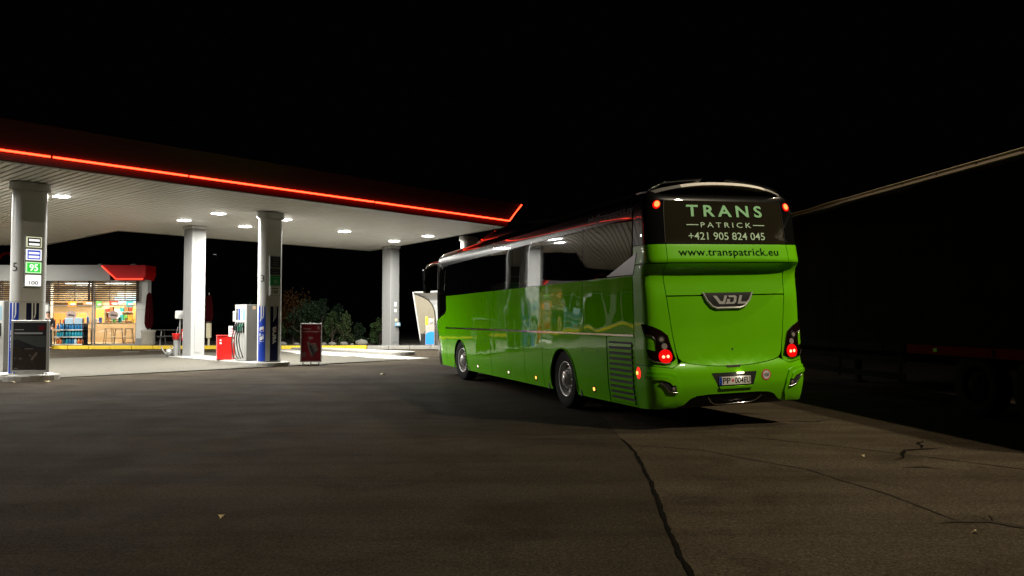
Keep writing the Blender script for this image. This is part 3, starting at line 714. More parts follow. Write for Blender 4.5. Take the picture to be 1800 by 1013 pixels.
# interior
mb = MB(); 
t = thing('bar_counter', 'pale wooden bar counter inside the shop window', 'counter', (0,0,Z0+.02))
box('counter_top', (-20.35,39.55,1.02), (4.1,.42,.07), 'counter_wood', t); box('counter_front', (-20.35,40.3,.56), (4.1,.06,.98), 'counter_wood', t); box('end_leg', (-18.4,39.55,.49), (.06,.36,.98), 'counter_wood', t)
random.seed(91)
for k in range(13):
    w_, h_ = random.uniform(.06,.16), random.uniform(.10,.28)
    o = MB().box((0,0,h_/2), (w_,.10,h_), bev=.012).build('counter_item', random.choice(GOODS)); o.location = (-22.2+k*.31+random.uniform(-.05,.05), 39.58+random.uniform(-.08,.08), Z0+.02+1.056); o.rotation_euler = (0,0,random.uniform(-.5,.5))
    tag(o, 'small coloured item standing on the bar counter in the shop window', 'packet', 'items on the bar counter')
for k, (x, z, w_, h_) in enumerate(((-22.1,2.30,.42,.30),(-21.3,2.36,.50,.24),(-20.75,2.28,.28,.34),(-20.0,2.34,.46,.26),(-19.2,2.30,.36,.32),(-18.65,2.36,.30,.22))):
    t = thing('hanging_poster', ['poster hanging inside the shop behind the standing man','long poster hanging above the bottle rack','narrow poster hanging left of the middle mullion','long poster hanging right of the middle mullion','poster hanging near the right round sticker','small poster hanging at the right end of the shop'][k], 'poster', (x,40.1,z), 0, 'posters hanging inside the shop window')
    box('sheet', (0,0,0), (w_,.012,h_), GOODS[(k*3+1) % 8], t); box('print_block', (w_*.1,-.01,-.03), (w_*.6,.006,h_*.35), 'white_print', t)
    for sx in (-.4,.4): MB().tube([(sx*w_,0,h_/2),(sx*w_,0,3.36-z)], .004, 5).build('cord', 'grey_metal', t)
st0 = None
for i, x in enumerate((-20.72,-19.75,-19.28,-18.78)):
    t = thing('bar_stool', ['bar stool right of the bottle rack','leftmost bar stool in the right window','middle bar stool in the right window','rightmost bar stool in the right window'][i], 'stool', (x,39.18,Z0+.02), .2*i, 'bar stools at the window counter')
    if st0 is None:
        a1 = MB().box((0,0,.76), (.36,.34,.035), bev=.015).build('seat', 'stool_metal', t); legs = []
        for sx in (-1,1):
            for sy in (-1,1): legs.append(MB().tube([(sx*.14,sy*.13,.75),(sx*.20,sy*.19,0)], .016, 6).build('leg', 'stool_metal', t))
        rg = MB().tube([(.17*math.cos(w),.17*math.sin(w),.3) for w in [2*PI*k/12 for k in range(13)]], .01, 6, cap=False).build('foot_ring', 'stool_metal', t); st0 = [('seat',a1)]+[('leg',l) for l in legs]+[('foot_ring',rg)]
    else:
        for n_, o in st0: place(o, n_, t)
def shelf_unit(x0, x1, y, n, label, seed):
    t = thing('display_shelf', label, 'shelf', (0,0,Z0+.02), 0, 'goods shelves inside the shop')
    box('back_panel', ((x0+x1)/2,y+.22,1.05), (x1-x0,.03,2.1), 'wall_warm', t)
    random.seed(seed)
    for k in range(n):
        z = .25+k*(1.8/n); box('shelf_board', ((x0+x1)/2,y,z), (x1-x0,.42,.03), 'shop_white', t)
        x = x0+.08
        while x < x1-.2:
            w = random.uniform(.12,.26); h = random.uniform(.16,.32)
            o = MB().box((0,0,h/2), (w,.2,h), bev=.015).build('packet', random.choice(GOODS), None)
            o.location = (x+w/2, y-.05, Z0+.02+z+.016); tag(o, 'small coloured packet on the shelves inside the shop', 'packet', 'packets on the shop shelves'); x += w+random.uniform(.02,.08)
shelf_unit(-22.4,-20.7,43.6,4,'goods shelf seen through the left shop window',31); shelf_unit(-20.3,-19.35,41.3,4,'goods shelf seen through the right shop window',32); shelf_unit(-28.8,-25.6,42.5,4,'goods shelf at the hidden left end of the shop',33)
for (x0,x1,z0,z1,y,m,lab) in ((-22.2,-20.9,2.55,3.1,44.9,'menu_lit','lit cream menu board in the left shop window'),(-20.7,-19.5,2.30,2.75,41.6,'menu_blue','lit bluish menu board under the right sunscreen'),(-21.0,-19.7,1.55,2.10,42.2,'menu_lit','lit white display case in the right shop window'),(-19.25,-18.7,1.15,2.0,40.6,'menu_orange','orange lit cabinet at the right end inside the shop'),(-22.45,-21.9,1.2,2.1,43.0,'menu_orange','orange lit panel behind the standing man'),(-26.3,-23.3,2.45,3.0,44.5,'menu_warm','warm lit wall panel behind column 5'),(-30.5,-27.0,1.7,2.6,44.8,'menu_lit','lit cream panel at the hidden left end of the shop'),(-25.2,-23.4,1.0,1.9,44.0,'menu_orange','orange lit case behind column 5')):
    t = thing('light_panel', lab, 'light panel', (0,0,0), 0, 'lit panels inside the shop')
    box('casing', ((x0+x1)/2,y,(z0+z1)/2), (x1-x0,.10,z1-z0), 'shop_white', t); n = max(1,int((x1-x0)/.4))
    for k in range(n):
        a = x0+(x1-x0)*k/n+.02; b = x0+(x1-x0)*(k+1)/n-.02; box('lit_face', ((a+b)/2,y-.06,(z0+z1)/2), (b-a,.02,z1-z0-.05), m, t)
for x, y in ((-21.6,39.75),(-19.6,39.75),(-22.6,42.6),(-24.8,40.5),(-28.5,41.0)):
    t = thing('shop_ceiling_lamp', 'flat lamp on the shop ceiling hidden by the sunscreens', 'lamp', (x,y,3.35), 0, 'flat ceiling lamps in the shop')
    box('housing', (0,0,-.02), (1.2,.5,.04), 'lamp_rim', t); box('diffuser', (0,0,-.045), (1.1,.42,.012), 'lamp_glow', t)
    ld = bpy.data.lights.new('shop_light', 'AREA'); ld.shape = 'RECTANGLE'; ld.size = 1.1; ld.size_y = .4; ld.energy = 170; ld.color = (1,.82,.58)
    lo = bpy.data.objects.new('shop_light', ld); COL.objects.link(lo); lo.parent = t; lo.location = (0,0,-.06)
# roof items
ringsign = thing('ring_sign', 'red ring shaped sign rising above the shop roof at the left edge', 'sign', (-25.1,39.6,4.08))
MB().tube([(.47*math.cos(w),0,.27+.47*math.sin(w)) for w in [2*PI*k/32 for k in range(33)]], .075, 10, cap=False).build('ring', 'shop_red', ringsign)
for sx in (-.2,.2): MB().tube([(sx,0,0),(sx,0,-.12+.02)], .02).build('post', 'grey_metal', ringsign)
for x, w, lab in ((-20.65,.18,'small roof vent in the middle of the shop roof'),(-18.95,.26,'low roof vent above the red end of the shop')):
    t = thing('roof_vent', lab, 'vent', (x,40.0,4.08), 0, 'vents on the shop roof')
    MB().lathe([(.05,0),(.05,.14)], 10).build('pipe', 'shop_white', t); MB().lathe([(0,.26),(w*.6,.22),(w,.14),(w*.9,.12),(0,.12)], 14).build('cap', 'shop_white', t)

# rack of bottled drinks before the shop
t = thing('bottle_rack', 'black metal rack of blue bottles before the shop window', 'rack', (-21.08,37.98+.25,.285))
for x in (-.66,-.22,.66):
    for y in (-.22,.22): box('upright', (x,y,.62), (.035,.035,1.24), 'rack_black', t)
box('back_panel', (0,.23,.52), (1.3,.02,1.0), 'rack_black', t)
for z in (.05,.40,.74): box('shelf', (0,0,z), (1.33,.48,.025), 'rack_black', t); box('shelf_edge', (0,-.248,z), (1.33,.012,.05), 'white_trim', t)
for x in (.0,.44): MB().box((x,-.2,1.16), (.41,.05,.30), bev=.02).build('header_panel', 'header_blue', t)
for x in (.0,.44): link_mesh('header_print', [(x-.13,-.228,1.12),(x+.13,-.228,1.12),(x+.13,-.228,1.20),(x-.13,-.228,1.20)], [(0,1,2,3)], 'bottle_pale', t)
random.seed(5); proto = {}
prof = [(0,0),(.062,0),(.068,.02),(.062,.09),(.068,.13),(.066,.19),(.03,.245),(.024,.265),(.024,.285),(0,.285)]
for r_, z in enumerate((.065,.415,.755)):
    for k in range(9):
        x = -.58+k*.145
        m = 'bottle_teal' if r_ == 1 else ('bottle_blue' if r_ == 2 else (['bottle_orange','bottle_orange','bottle_teal','bottle_teal','bottle_blue','bottle_blue','bottle_pale','bottle_orange','bottle_orange'][k]))
        if m not in proto: proto[m] = MB().lathe(prof, 10).build('drink_bottle', m); o = proto[m]
        else: o = place(proto[m], 'drink_bottle', None)
        o.location = (-21.08+x, 38.23-.11+random.uniform(-.02,.02), .285+z)
        lab = {0:'drink bottle on the bottom shelf of the rack',1:'teal drink bottle on the middle shelf of the rack',2:'blue drink bottle on the top shelf of the rack'}[r_]
        if r_ == 0: lab = {'bottle_orange':'orange','bottle_teal':'teal','bottle_blue':'blue','bottle_pale':'pale'}[m]+' '+lab
        tag(o, lab, 'bottle', lab.replace('drink bottle','drink bottles'))

# planter, parasols, table, bin
t = thing('planter', 'round concrete planter at the right corner of the shop', 'planter', (-17.45,38.35,.275))
MB().lathe([(.0,0),(.26,0),(.31,.08),(.31,.62),(.34,.66),(.34,.74),(.27,.74),(.25,.60),(0,.60)], 20).build('tub', 'planter_concrete', t)
def parasol(x, y, z, zb, zt, label):
    t = thing('closed_parasol', label, 'parasol', (x,y,z), 0, 'closed red parasols')
    MB().tube([(0,0,0),(0,0,zt+.1)], .025).build('pole', 'grey_metal', t)
    n = 16; vs = []; fs = []; lv = [(0.,.10),(.15,.17),(.5,.15),(.8,.12),(.93,.10),(1,.02)]
    for u, r in lv:
        for k in range(n):
            w = 2*PI*k/n; rr_ = r*(1.18 if k % 2 else .8); vs.append((rr_*math.cos(w), rr_*math.sin(w), zb+(zt-zb)*u))
    for l in range(len(lv)-1):
        for k in range(n): fs.append((l*n+k,l*n+(k+1) % n,(l+1)*n+(k+1) % n,(l+1)*n+k))
    link_mesh('folded_cloth', vs, fs, 'parasol_red', t)
    MB().lathe([(.15,zb+(zt-zb)*.42),(.16,zb+(zt-zb)*.45),(.15,zb+(zt-zb)*.48)], 12).build('strap', 'parasol_red', t)
    MB().lathe([(.0,0),(.2,0),(.2,.05),(.05,.08),(0,.08)], 16).build('base', 'dark_plastic', t)
parasol(-17.5,38.5,.875,.20,1.95,'closed red parasol standing in the planter by the shop')
parasol(-14.65,38.6,.27,1.15,2.45,'closed red parasol right of the near square column')
t = thing('litter_bin', 'slim cream litter bin on a post below the right parasol', 'bin', (-14.55,38.35,.27))
MB().box((0,0,.72), (.22,.18,.72), bev=.03).build('bin_body', 'cream', t); MB().tube([(0,.0,0),(0,0,.4)], .05).build('post', 'cream', t); MB().box((0,-.01,1.12), (.26,.22,.06), bev=.02).build('lid', 'dark_plastic', t)
t = thing('picnic_table', 'dark picnic table between the planter and the square column', 'table', (-16.55,39.2,.27), .1)
for k in range(4): box('plank', (0,-.27+k*.18,.74), (1.5,.16,.04), 'table_dark', t)
for sy in (-.62,.62): box('bench_plank', (0,sy,.44), (1.5,.24,.04), 'table_dark', t)
for sx in (-.55,.55):
    MB().tube([(sx,-.2,.72),(sx,-.45,0)], .03, 6).build('leg', 'grey_metal', t); MB().tube([(sx,.2,.72),(sx,.45,0)], .03, 6).build('leg', 'grey_metal', t); box('crossbar', (sx,0,.40), (.04,1.4,.04), 'grey_metal', t)

# ------------------------------------------------------------------ standing man
def skin_obj(name, pts, edges, rad, m, parent, root=0, sub=1):
    me = bpy.data.meshes.new(name); me.from_pydata(pts, edges, []); me.materials.append(MATS[m])
    o = bpy.data.objects.new(name, me); COL.objects.link(o); o.parent = parent
    o.modifiers.new('skin', 'SKIN').use_smooth_shade = True
    sv = me.skin_vertices[0].data
    for i, r in enumerate(rad): sv[i].radius = (r if isinstance(r, tuple) else (r, r))
    sv[root].use_root = True
    sd = o.modifiers.new('sub', 'SUBSURF'); sd.levels = sub; sd.render_levels = sub
    return o
man = thing('person', 'man in black top standing beside the bottle rack before the shop', 'person', (-21.72,37.4,gz(37.4)), .35)
bp = [(0,0,.95),(0,.01,1.15),(0,.0,1.36),(0,-.01,1.47),(0,-.02,1.55),(0,-.035,1.64),(0,-.02,1.73),
      (-.18,0,1.40),(-.24,.02,1.13),(-.20,-.16,.95),(.18,0,1.40),(.25,.0,1.13),(.22,-.18,.98),
      (-.09,0,.90),(-.10,-.02,.50),(-.10,.02,.08),(-.11,-.14,.03),(.09,0,.90),(.11,.0,.50),(.12,.03,.08),(.13,-.13,.03),
      (-.19,-.22,.91),(-.20,-.27,.87),(-.17,-.26,.86),(-.23,-.22,.88),(.21,-.24,.96),(.22,-.29,.93),(.19,-.28,.92),(.17,-.23,.94)]
be = [(0,1),(1,2),(2,3),(3,4),(4,5),(5,6),(2,7),(7,8),(8,9),(2,10),(10,11),(11,12),(0,13),(13,14),(14,15),(15,16),(0,17),(17,18),(18,19),(19,20),(9,21),(21,22),(21,23),(9,24),(12,25),(25,26),(25,27),(12,28)]
br = [(.14,.10),(.14,.10),(.15,.10),.055,(.062,.07),(.082,.098),(.065,.08),.06,.05,.035,.06,.05,.035,.08,.06,.045,.04,.08,.06,.045,.04,.032,.013,.013,.014,.032,.013,.013,.014]
skin_obj('body', bp, be, br, 'skin', man)
jp = [bp[i] for i in (0,1,2,7,8,9,10,11,12)]; skin_obj('jacket', [(x,y,z-.0) for x, y, z in jp], [(0,1),(1,2),(2,3),(3,4),(4,5),(2,6),(6,7),(7,8)], [(.175,.13),(.17,.125),(.175,.13),.08,.068,.05,.08,.068,.05], 'cloth_black', man)
tp = [bp[i] for i in (0,13,14,15,17,18,19)]; skin_obj('trousers', tp, [(0,1),(1,2),(2,3),(0,4),(4,5),(5,6)], [(.16,.12),.10,.078,.065,.10,.078,.065], 'cloth_jeans', man)
MB().lathe([(0,.115),(.05,.105),(.083,.07),(.095,.03),(.09,.0)], 14, (0,-.012,1.665)).build('hair', 'hair', man)
MB().box((0,-.128,1.63), (.022,.03,.04), bev=.008).build('nose', 'skin', man)
for s in (-1,1):
    MB().lathe([(0,.0),(.012,.004),(.0,.012)], 8, (s*.032,-.118,1.655)).build('eye', 'hair', man); MB().box((s*.088,-.02,1.63), (.02,.035,.055), bev=.008).build('ear', 'skin', man)
    MB().box((s*.115,-.09,.035), (.09,.27,.07), bev=.025).build('shoe', 'cloth_black', man)

# ------------------------------------------------------------------ fluid shelter with dispenser behind the coach front
t = thing('pump_shelter', 'white curved shelter with beige side panel beside the coach front', 'shelter', (-4.55,38.6,.285), -.25)
prof = [(-.22,2.52),(.25,2.34),(.55,2.18),(.75,1.95),(.87,1.62),(.90,1.25),(.90,0.)]
side = [(.22,0),(-.22,2.52)]
MB().prism([(.20,0),(.88,0)]+prof[:-1][::-1], lambda x,z: (x,.02,z), lambda x,z: (x,-.02,z)).build('side_panel', 'shelter_beige', t)
n = len(prof); vs = []; 
for off_ in (0,.07):
    for k, (x, z) in enumerate(prof):
        a_ = prof[max(0,k-1)]; b_ = prof[min(n-1,k+1)]; tx, tz = b_[0]-a_[0], b_[1]-a_[1]; l_ = math.hypot(tx,tz); nx, nz_ = -tz/l_, tx/l_
        for yy in (0,1): vs.append((x-nx*off_*-1+ (1.9 if yy else 0), (-1.1 if yy else .03), z-nz_*-off_))
fs = []
for k in range(n-1): fs += [(2*k,2*k+1,2*k+3,2*k+2), (2*n+2*k,2*n+2*k+2,2*n+2*k+3,2*n+2*k+1), (2*k,2*k+2,2*n+2*k+2,2*n+2*k), (2*k+1,2*n+2*k+1,2*n+2*k+3,2*k+3)]
fs += [(0,2*n,2*n+1,1)]
link_mesh('shell', vs, fs, 'shelter_white', t)
MB().tube([(.20,-.03,0),(-.24,-.03,2.56)], .035).build('edge_rim', 'white_trim', t)
MB().tube([(x,-.03,z-.02) for x, z in prof], .018).build('seal', 'rubber', t)
t = thing('fluid_dispenser', 'grey and blue dispenser under the white shelter', 'dispenser', (-3.88,38.1,.285), -.1)
MB().box((0,0,.48), (.44,.34,.96), bev=.015).build('cabinet', 'dispenser_grey', t)
bpv = [(-.2,.06),(.2,.06),(.2,.66),(.05,.66),(-.1,.62),(-.2,.54)]; link_mesh('blue_panel', [(a,-.178,b) for a, b in bpv], [tuple(range(6))], 'dispenser_blue', t)
MB().box((.05,0,1.12), (.30,.24,.32), bev=.03).build('head', 'dispenser_grey', t); MB().lathe([(0,-.005),(.09,-.005),(.09,.0)], 16, (.05,-.125,1.13), 'y').build('dial', 'pump_white', t)
MB().box((-.18,-.05,1.17), (.11,.12,.40), bev=.02).build('yellow_tank', 'tank_yellow', t)
MB().box((-.36,.05,.28), (.22,.26,.56), bev=.02).build('black_bin', 'black_matt', t)
MB().tube([(-.2,-.15,.7),(-.34,-.22,.52),(-.46,-.2,.15),(-.4,-.2,.02),(-.1,-.25,.02),(.1,-.22,.03)], .016, 6).build('hose', 'hose', t)
t = thing('service_cabinet', 'pale metal cabinet right of the blue dispenser', 'cabinet', (-3.28,38.25,.285), -.1)
MB().box((0,0,.85), (.42,.36,1.7), bev=.02).build('body', 'dispenser_grey', t); box('upper_door', (0,-.185,1.45), (.34,.01,.30), 'pump_white', t); box('lower_door', (0,-.185,.95), (.34,.01,.26), 'pump_white', t); box('switch_panel', (0,-.185,1.2), (.3,.01,.16), 'grey_metal', t)

# ------------------------------------------------------------------ shrubs, stones
def shrub(name, x, y, w, h, m, label, seed, n=1600, cone=False, ls=.09):
    rnd = random.Random(seed)
    t = thing(name, label, 'shrub', (x,y,.26), 0, 'shrubs behind the kerb')
    mb = MB(); tips = []
    mb.tube([(0,0,0),(.03,.02,h*.45),(.0,.03,h*.85)], [.05,.035,.012], 6)
    for k in range(9):
        a = rnd.uniform(0,2*PI); z0 = h*rnd.uniform(.08,.6); r = w*(.5*(1-z0/h) if cone else .42)*rnd.uniform(.7,1.1); e = Vector((r*math.cos(a), r*math.sin(a), z0+h*rnd.uniform(.1,.35)))
        mb.tube([(0,0,z0), e*.6+Vector((0,0,z0*.25)), e], [.025,.015,.006], 5); tips.append(e)
    mb.build('trunk', 'bark', t)
    cl = []
    for k in range(26):
        a = rnd.uniform(0,2*PI); u = rnd.random()**.7; zz = h*(.08+.90*u)
        rr_ = (w*.5*(1-u*.86) if cone else w*.5*math.sqrt(max(.05, 1-(u-.35)**2/.5)))*rnd.uniform(.35,1.0)
        cl.append((Vector((rr_*math.cos(a), rr_*math.sin(a), zz)), w*rnd.uniform(.10,.20)*(1-.4*u if cone else 1)))
    vs = []; fs = []
    for i in range(n):
        c, s = rnd.choice(cl); p = c+Vector((rnd.gauss(0,1),rnd.gauss(0,1),rnd.gauss(0,.9)))*s*.6
        if p.z < .04: p.z = .04+rnd.random()*.1
        d1 = Vector((rnd.gauss(0,1),rnd.gauss(0,1),rnd.gauss(.5,.7))).normalized(); d2 = d1.cross(Vector((rnd.gauss(0,1),rnd.gauss(0,1),rnd.gauss(0,1)))).normalized()
        l = ls*rnd.uniform(.7,1.4); b = len(vs); vs += [p, p+d1*l*.5+d2*l*.28, p+d1*l, p+d1*l*.5-d2*l*.28]; fs.append((b,b+1,b+2,b+3))
    link_mesh('crown', vs, fs, m, t)
SH = [(-11.1,40.6,1.9,2.55,'leaf_orange','tall rusty brown shrub just right of column 3',0),(-10.3,39.6,1.5,2.1,'leaf_dark','dark green bush below the rusty brown shrub',0),(-9.6,40.3,1.3,2.2,'leaf_dark','upright dark conifer behind the red poster stand',1),(-8.9,39.5,1.1,1.6,'leaf_green','green bush right of the red poster stand',1),(-8.2,39.2,1.05,1.55,'leaf_pale','pale green conical shrub, right of the pair by the kerb',1),(-6.5,39.3,.8,1.2,'leaf_green','small round shrub left of the far square column',0),(-11.7,39.4,1.0,1.0,'leaf_green','low leafy bush half behind column 3',0),(-13.2,41.5,2.0,2.0,'leaf_dark','dim bush between the square column and the pump',0),(-9.0,41.0,1.5,1.9,'leaf_dark','dark conifer behind the green bush right of the red poster stand',1),(-7.75,40.4,.9,1.0,'leaf_dark','low dark conifer right of the pale conical shrub',1)]
for i, (x,y,w,h,m,lab,c) in enumerate(SH): shrub('garden_shrub', x, y, w, h, m, lab, 50+i, n=2200, cone=bool(c), ls=.10)
random.seed(77)
for i, (x, s, lab) in enumerate(((-10.95,.16,'pale stone behind the kerb right of column 3'),(-10.3,.13,'small stone left of the red poster stand'),(-9.0,.14,'stone just right of the red poster stand'),(-8.6,.16,'rounded stone below the green bush'),(-8.05,.17,'stone under the pale conical shrub'),(-7.65,.10,'smallest stone in the row behind the kerb'),(-7.2,.26,'large flat pale stone near the end of the yellow kerb'))):
    bm = bmesh.new(); bmesh.ops.create_icosphere(bm, subdivisions=2, radius=1)
    for v in bm.verts: v.co *= random.uniform(.86,1.1)
    me = bpy.data.meshes.new('boulder'); bm.to_mesh(me); bm.free(); me.materials.append(MATS['stone']); me.polygons.foreach_set('use_smooth',[True]*len(me.polygons))
    o = bpy.data.objects.new('boulder', me); COL.objects.link(o); o.location = (x,38.25,.27+s*.45); o.scale = (s*1.25,s,s*.75); o.rotation_euler = (0,0,i)
    tag(o, lab, 'stone', 'stones along the kerb')
# far dim street lamp behind the forecourt
t = thing('street_lamp', 'tiny far street lamp glowing faintly above the square column gap', 'street lamp', (-33.4,90,.27))
MB().tube([(0,0,0),(0,0,8.6)], [.09,.05]).build('post', 'grey_metal', t); MB().box((0,-.4,8.6), (.3,.9,.12)).build('lamp_head', 'dark_plastic', t); box('lamp_glass', (0,-.5,8.53), (.22,.5,.03), mat('street_glow', (.5,.5,.5), .5, emit=(.8,.85,.8), es=.35), t)

# ================================================================== coach
# ---- coach body surface -------------------------------------------------
CL=12.62; CA=1.275; CB=.32; CN=4.6
_zg=np.arange(.2,3.60,.005)
def _smooth(pts,sig):
    z=[p[0] for p in pts]; x=[p[1] for p in pts]
    y=np.interp(_zg,z,x); k=np.exp(-.5*(np.arange(-40,41)*.005/sig)**2); k/=k.sum()
    return np.convolve(np.pad(y,40,mode='edge'),k,'valid')
_xs=_smooth([(.2,1.20),(.30,1.225),(.6,1.265),(1.1,1.275),(2.19,1.275),(2.95,1.242),(3.12,1.230),(3.27,1.195),(3.37,1.12),(3.45,.97),(3.505,.75),(3.545,.4),(3.56,.0)],.02)
_yr=_smooth([(.2,.30),(.30,.17),(.36,.08),(.5,.03),(.62,.0),(.80,.0),(.88,.015),(.95,.06),(1.2,.085),(1.85,.11),(2.08,.15),(2.20,.155),(2.27,.11),(2.33,.0),(2.36,-.012),(2.58,.04),(2.62,.055),(3.25,.14),(3.36,.22),(3.46,.45),(3.54,.9),(3.56,1.2)],.014)
_t=np.linspace(0,math.pi/2,400)
_px=CA*np.sin(_t)**(2/CN); _py=CB*(1-np.cos(_t)**(2/CN))
_cu=np.concatenate([[0],np.cumsum(np.hypot(np.diff(_px),np.diff(_py)))]); LR=float(_cu[-1])
def xs(z): return float(np.interp(z,_zg,_xs))
def yr(z): return float(np.interp(z,_zg,_yr))
def ux(x): return math.copysign(float(np.interp(abs(x),_px,_cu)),x)   # rear: x -> girth coordinate
def uy(y,s=-1): return s*(LR+y-CB)                                      # flank: y -> girth coordinate
def base(u,z):
    a=abs(u); s=-1 if u<0 else 1
    if a<LR:
        x=float(np.interp(a,_cu,_px)); y=float(np.interp(a,_cu,_py))+yr(z)*(1-(a/LR)**6)
    else:
        x=CA; y=CB+a-LR
        yf=CL-.42
        if y>yf:                       # front end rounds off
            w=min(1,(y-yf)/.42/1.0); 
            x=CA*(1-w**4.5)**(1/4.5) if w<1 else 0.
    return np.array([s*x*xs(z)/CA,y,z])
def M(u,z,off=0.):
    p=base(u,z)
    if off==0: return p
    e=.004
    du=base(u+e,z)-base(u-e,z); dz=base(u,z+e)-base(u,z-e)
    n=np.cross(du,dz); n/=max(1e-9,np.linalg.norm(n))
    return p+n*off
coach = thing('coach', 'bright green and black coach with lettering on its rear window', 'coach', (3.135, 11.226, 0), 0.33)
ROLL = .026
coach.rotation_euler = (0, -ROLL, .33)

def panel(name, outline, m, parent=coach, off=0., th=.02, su=.07, sz=.09, wall=True):
    """a sheet lying on the coach body; outline in girth coordinate u and height z"""
    A = sum(a[0]*b[1]-b[0]*a[1] for a, b in zip(outline, outline[1:]+outline[:1]))
    if A < 0: outline = outline[::-1]
    bm = bmesh.new(); bm.faces.new([bm.verts.new((u, 0, z)) for u, z in outline])
    bm.normal_update(); bmesh.ops.triangulate(bm, faces=bm.faces[:])
    us = [p[0] for p in outline]; zs = [p[1] for p in outline]
    cuts = []
    u = math.ceil(min(us)/su)*su
    while u < max(us):
        if abs(u) < LR+.02: cuts.append(((u,0,0),(1,0,0)))
        u += su
    for uu in list(np.arange(-15, 15, 1.0)):
        if abs(uu) > LR+.02 and min(us) < uu < max(us): cuts.append(((uu,0,0),(1,0,0)))
    z = math.ceil(min(zs)/sz)*sz
    while z < max(zs): cuts.append(((0,0,z),(0,0,1))); z += sz
    for co, no in cuts: bmesh.ops.bisect_plane(bm, geom=bm.verts[:]+bm.edges[:]+bm.faces[:], dist=1e-5, plane_co=co, plane_no=no)
    bmesh.ops.remove_doubles(bm, verts=bm.verts[:], dist=1e-5)
    bm.normal_update(); bm.verts.index_update()
    # bmesh plane is x,z seen from -y: keep faces turned to -y
    for f in bm.faces:
        if f.normal.y > 0: f.normal_flip()
    co = [(v.co.x, v.co.z) for v in bm.verts]; n = len(co)
    V = [M(u, z, off) for u, z in co]; F = [tuple(v.index for v in f.verts) for f in bm.faces]; S = [True]*len(F)
    if wall:
        bmap = {}
        B = []
        for f in bm.faces:
            for l in f.loops:
                if len(l.edge.link_faces) == 1: B.append((l.vert.index, l.link_loop_next.vert.index))
        for a, b in B:
            i = len(V); V += [V[a], V[b], M(*co[b], off-th), M(*co[a], off-th)]; F.append((i+1, i, i+3, i+2)); S.append(False)
    bm.free()
    return link_mesh(name, V, F, m, parent, sf=S)
def circ(u, z, r, n=16, k=1.): return [(u+r*math.cos(2*PI*i/n), z+k*r*math.sin(2*PI*i/n)) for i in range(n)]
def decal(off): return lambda a, b: M(a, b, off)

# --- dark inner shell (also the black roof)
AR, AF = 3.22, 9.95; ARR = .585
us_r = list(np.linspace(-LR, LR, 61)); yf = list(np.arange(CB+.12, CL-.42, .12))+[CL-.42+.42*w for w in (.3,.5,.65,.78,.88,.95,.985,1.)]
U = [uy(y,-1) for y in yf[::-1]]+us_r+[uy(y,1) for y in yf]
ZL = [.30,.36,.42,.5,.62,.75,.88,.98,1.1,1.2,1.5,1.85,2.1,2.2,2.28,2.34,2.45,2.6,2.66,2.8,3.0,3.1,3.2,3.28,3.34,3.40,3.45,3.49,3.52,3.545,3.557]
vs = [M(u, z, -.02) for z in ZL for u in U]; fs = []; nu = len(U)
for i in range(len(ZL)-1):
    for k in range(nu-1):
        uc = (U[k]+U[k+1])/2; zc = (ZL[i]+ZL[i+1])/2
        if abs(uc) > LR:
            yc = CB+abs(uc)-LR
            if zc < 1.15 and min(abs(yc-AR), abs(yc-AF)) < .72: continue
        fs.append((i*nu+k, i*nu+k+1, (i+1)*nu+k+1, (i+1)*nu+k))
link_mesh('body_shell', vs, fs, 'paint_black', coach, smooth=True)
mb = MB(); mb.box((0,1.4,.40), (2.1,2.2,.16)); mb.box((0,6.6,.40), (2.2,5.2,.16)); mb.box((0,11.4,.40), (2.1,1.4,.16)); mb.box((0,6.1,.75), (1.3,11.5,.6)); mb.build('underbody', 'black_matt', coach)
for yc in (AR, AF):
    for s in (-1,1):
        mb = MB(); mb.box((s*.72,yc,.8), (.06,1.46,1.0)); mb.box((s*.97,yc,1.19), (.54,1.46,.06)); mb.box((s*.97,yc-.72,.75), (.54,.05,.9)); mb.box((s*.97,yc+.72,.75), (.54,.05,.9)); mb.build('wheel_housing', 'black_matt', coach)

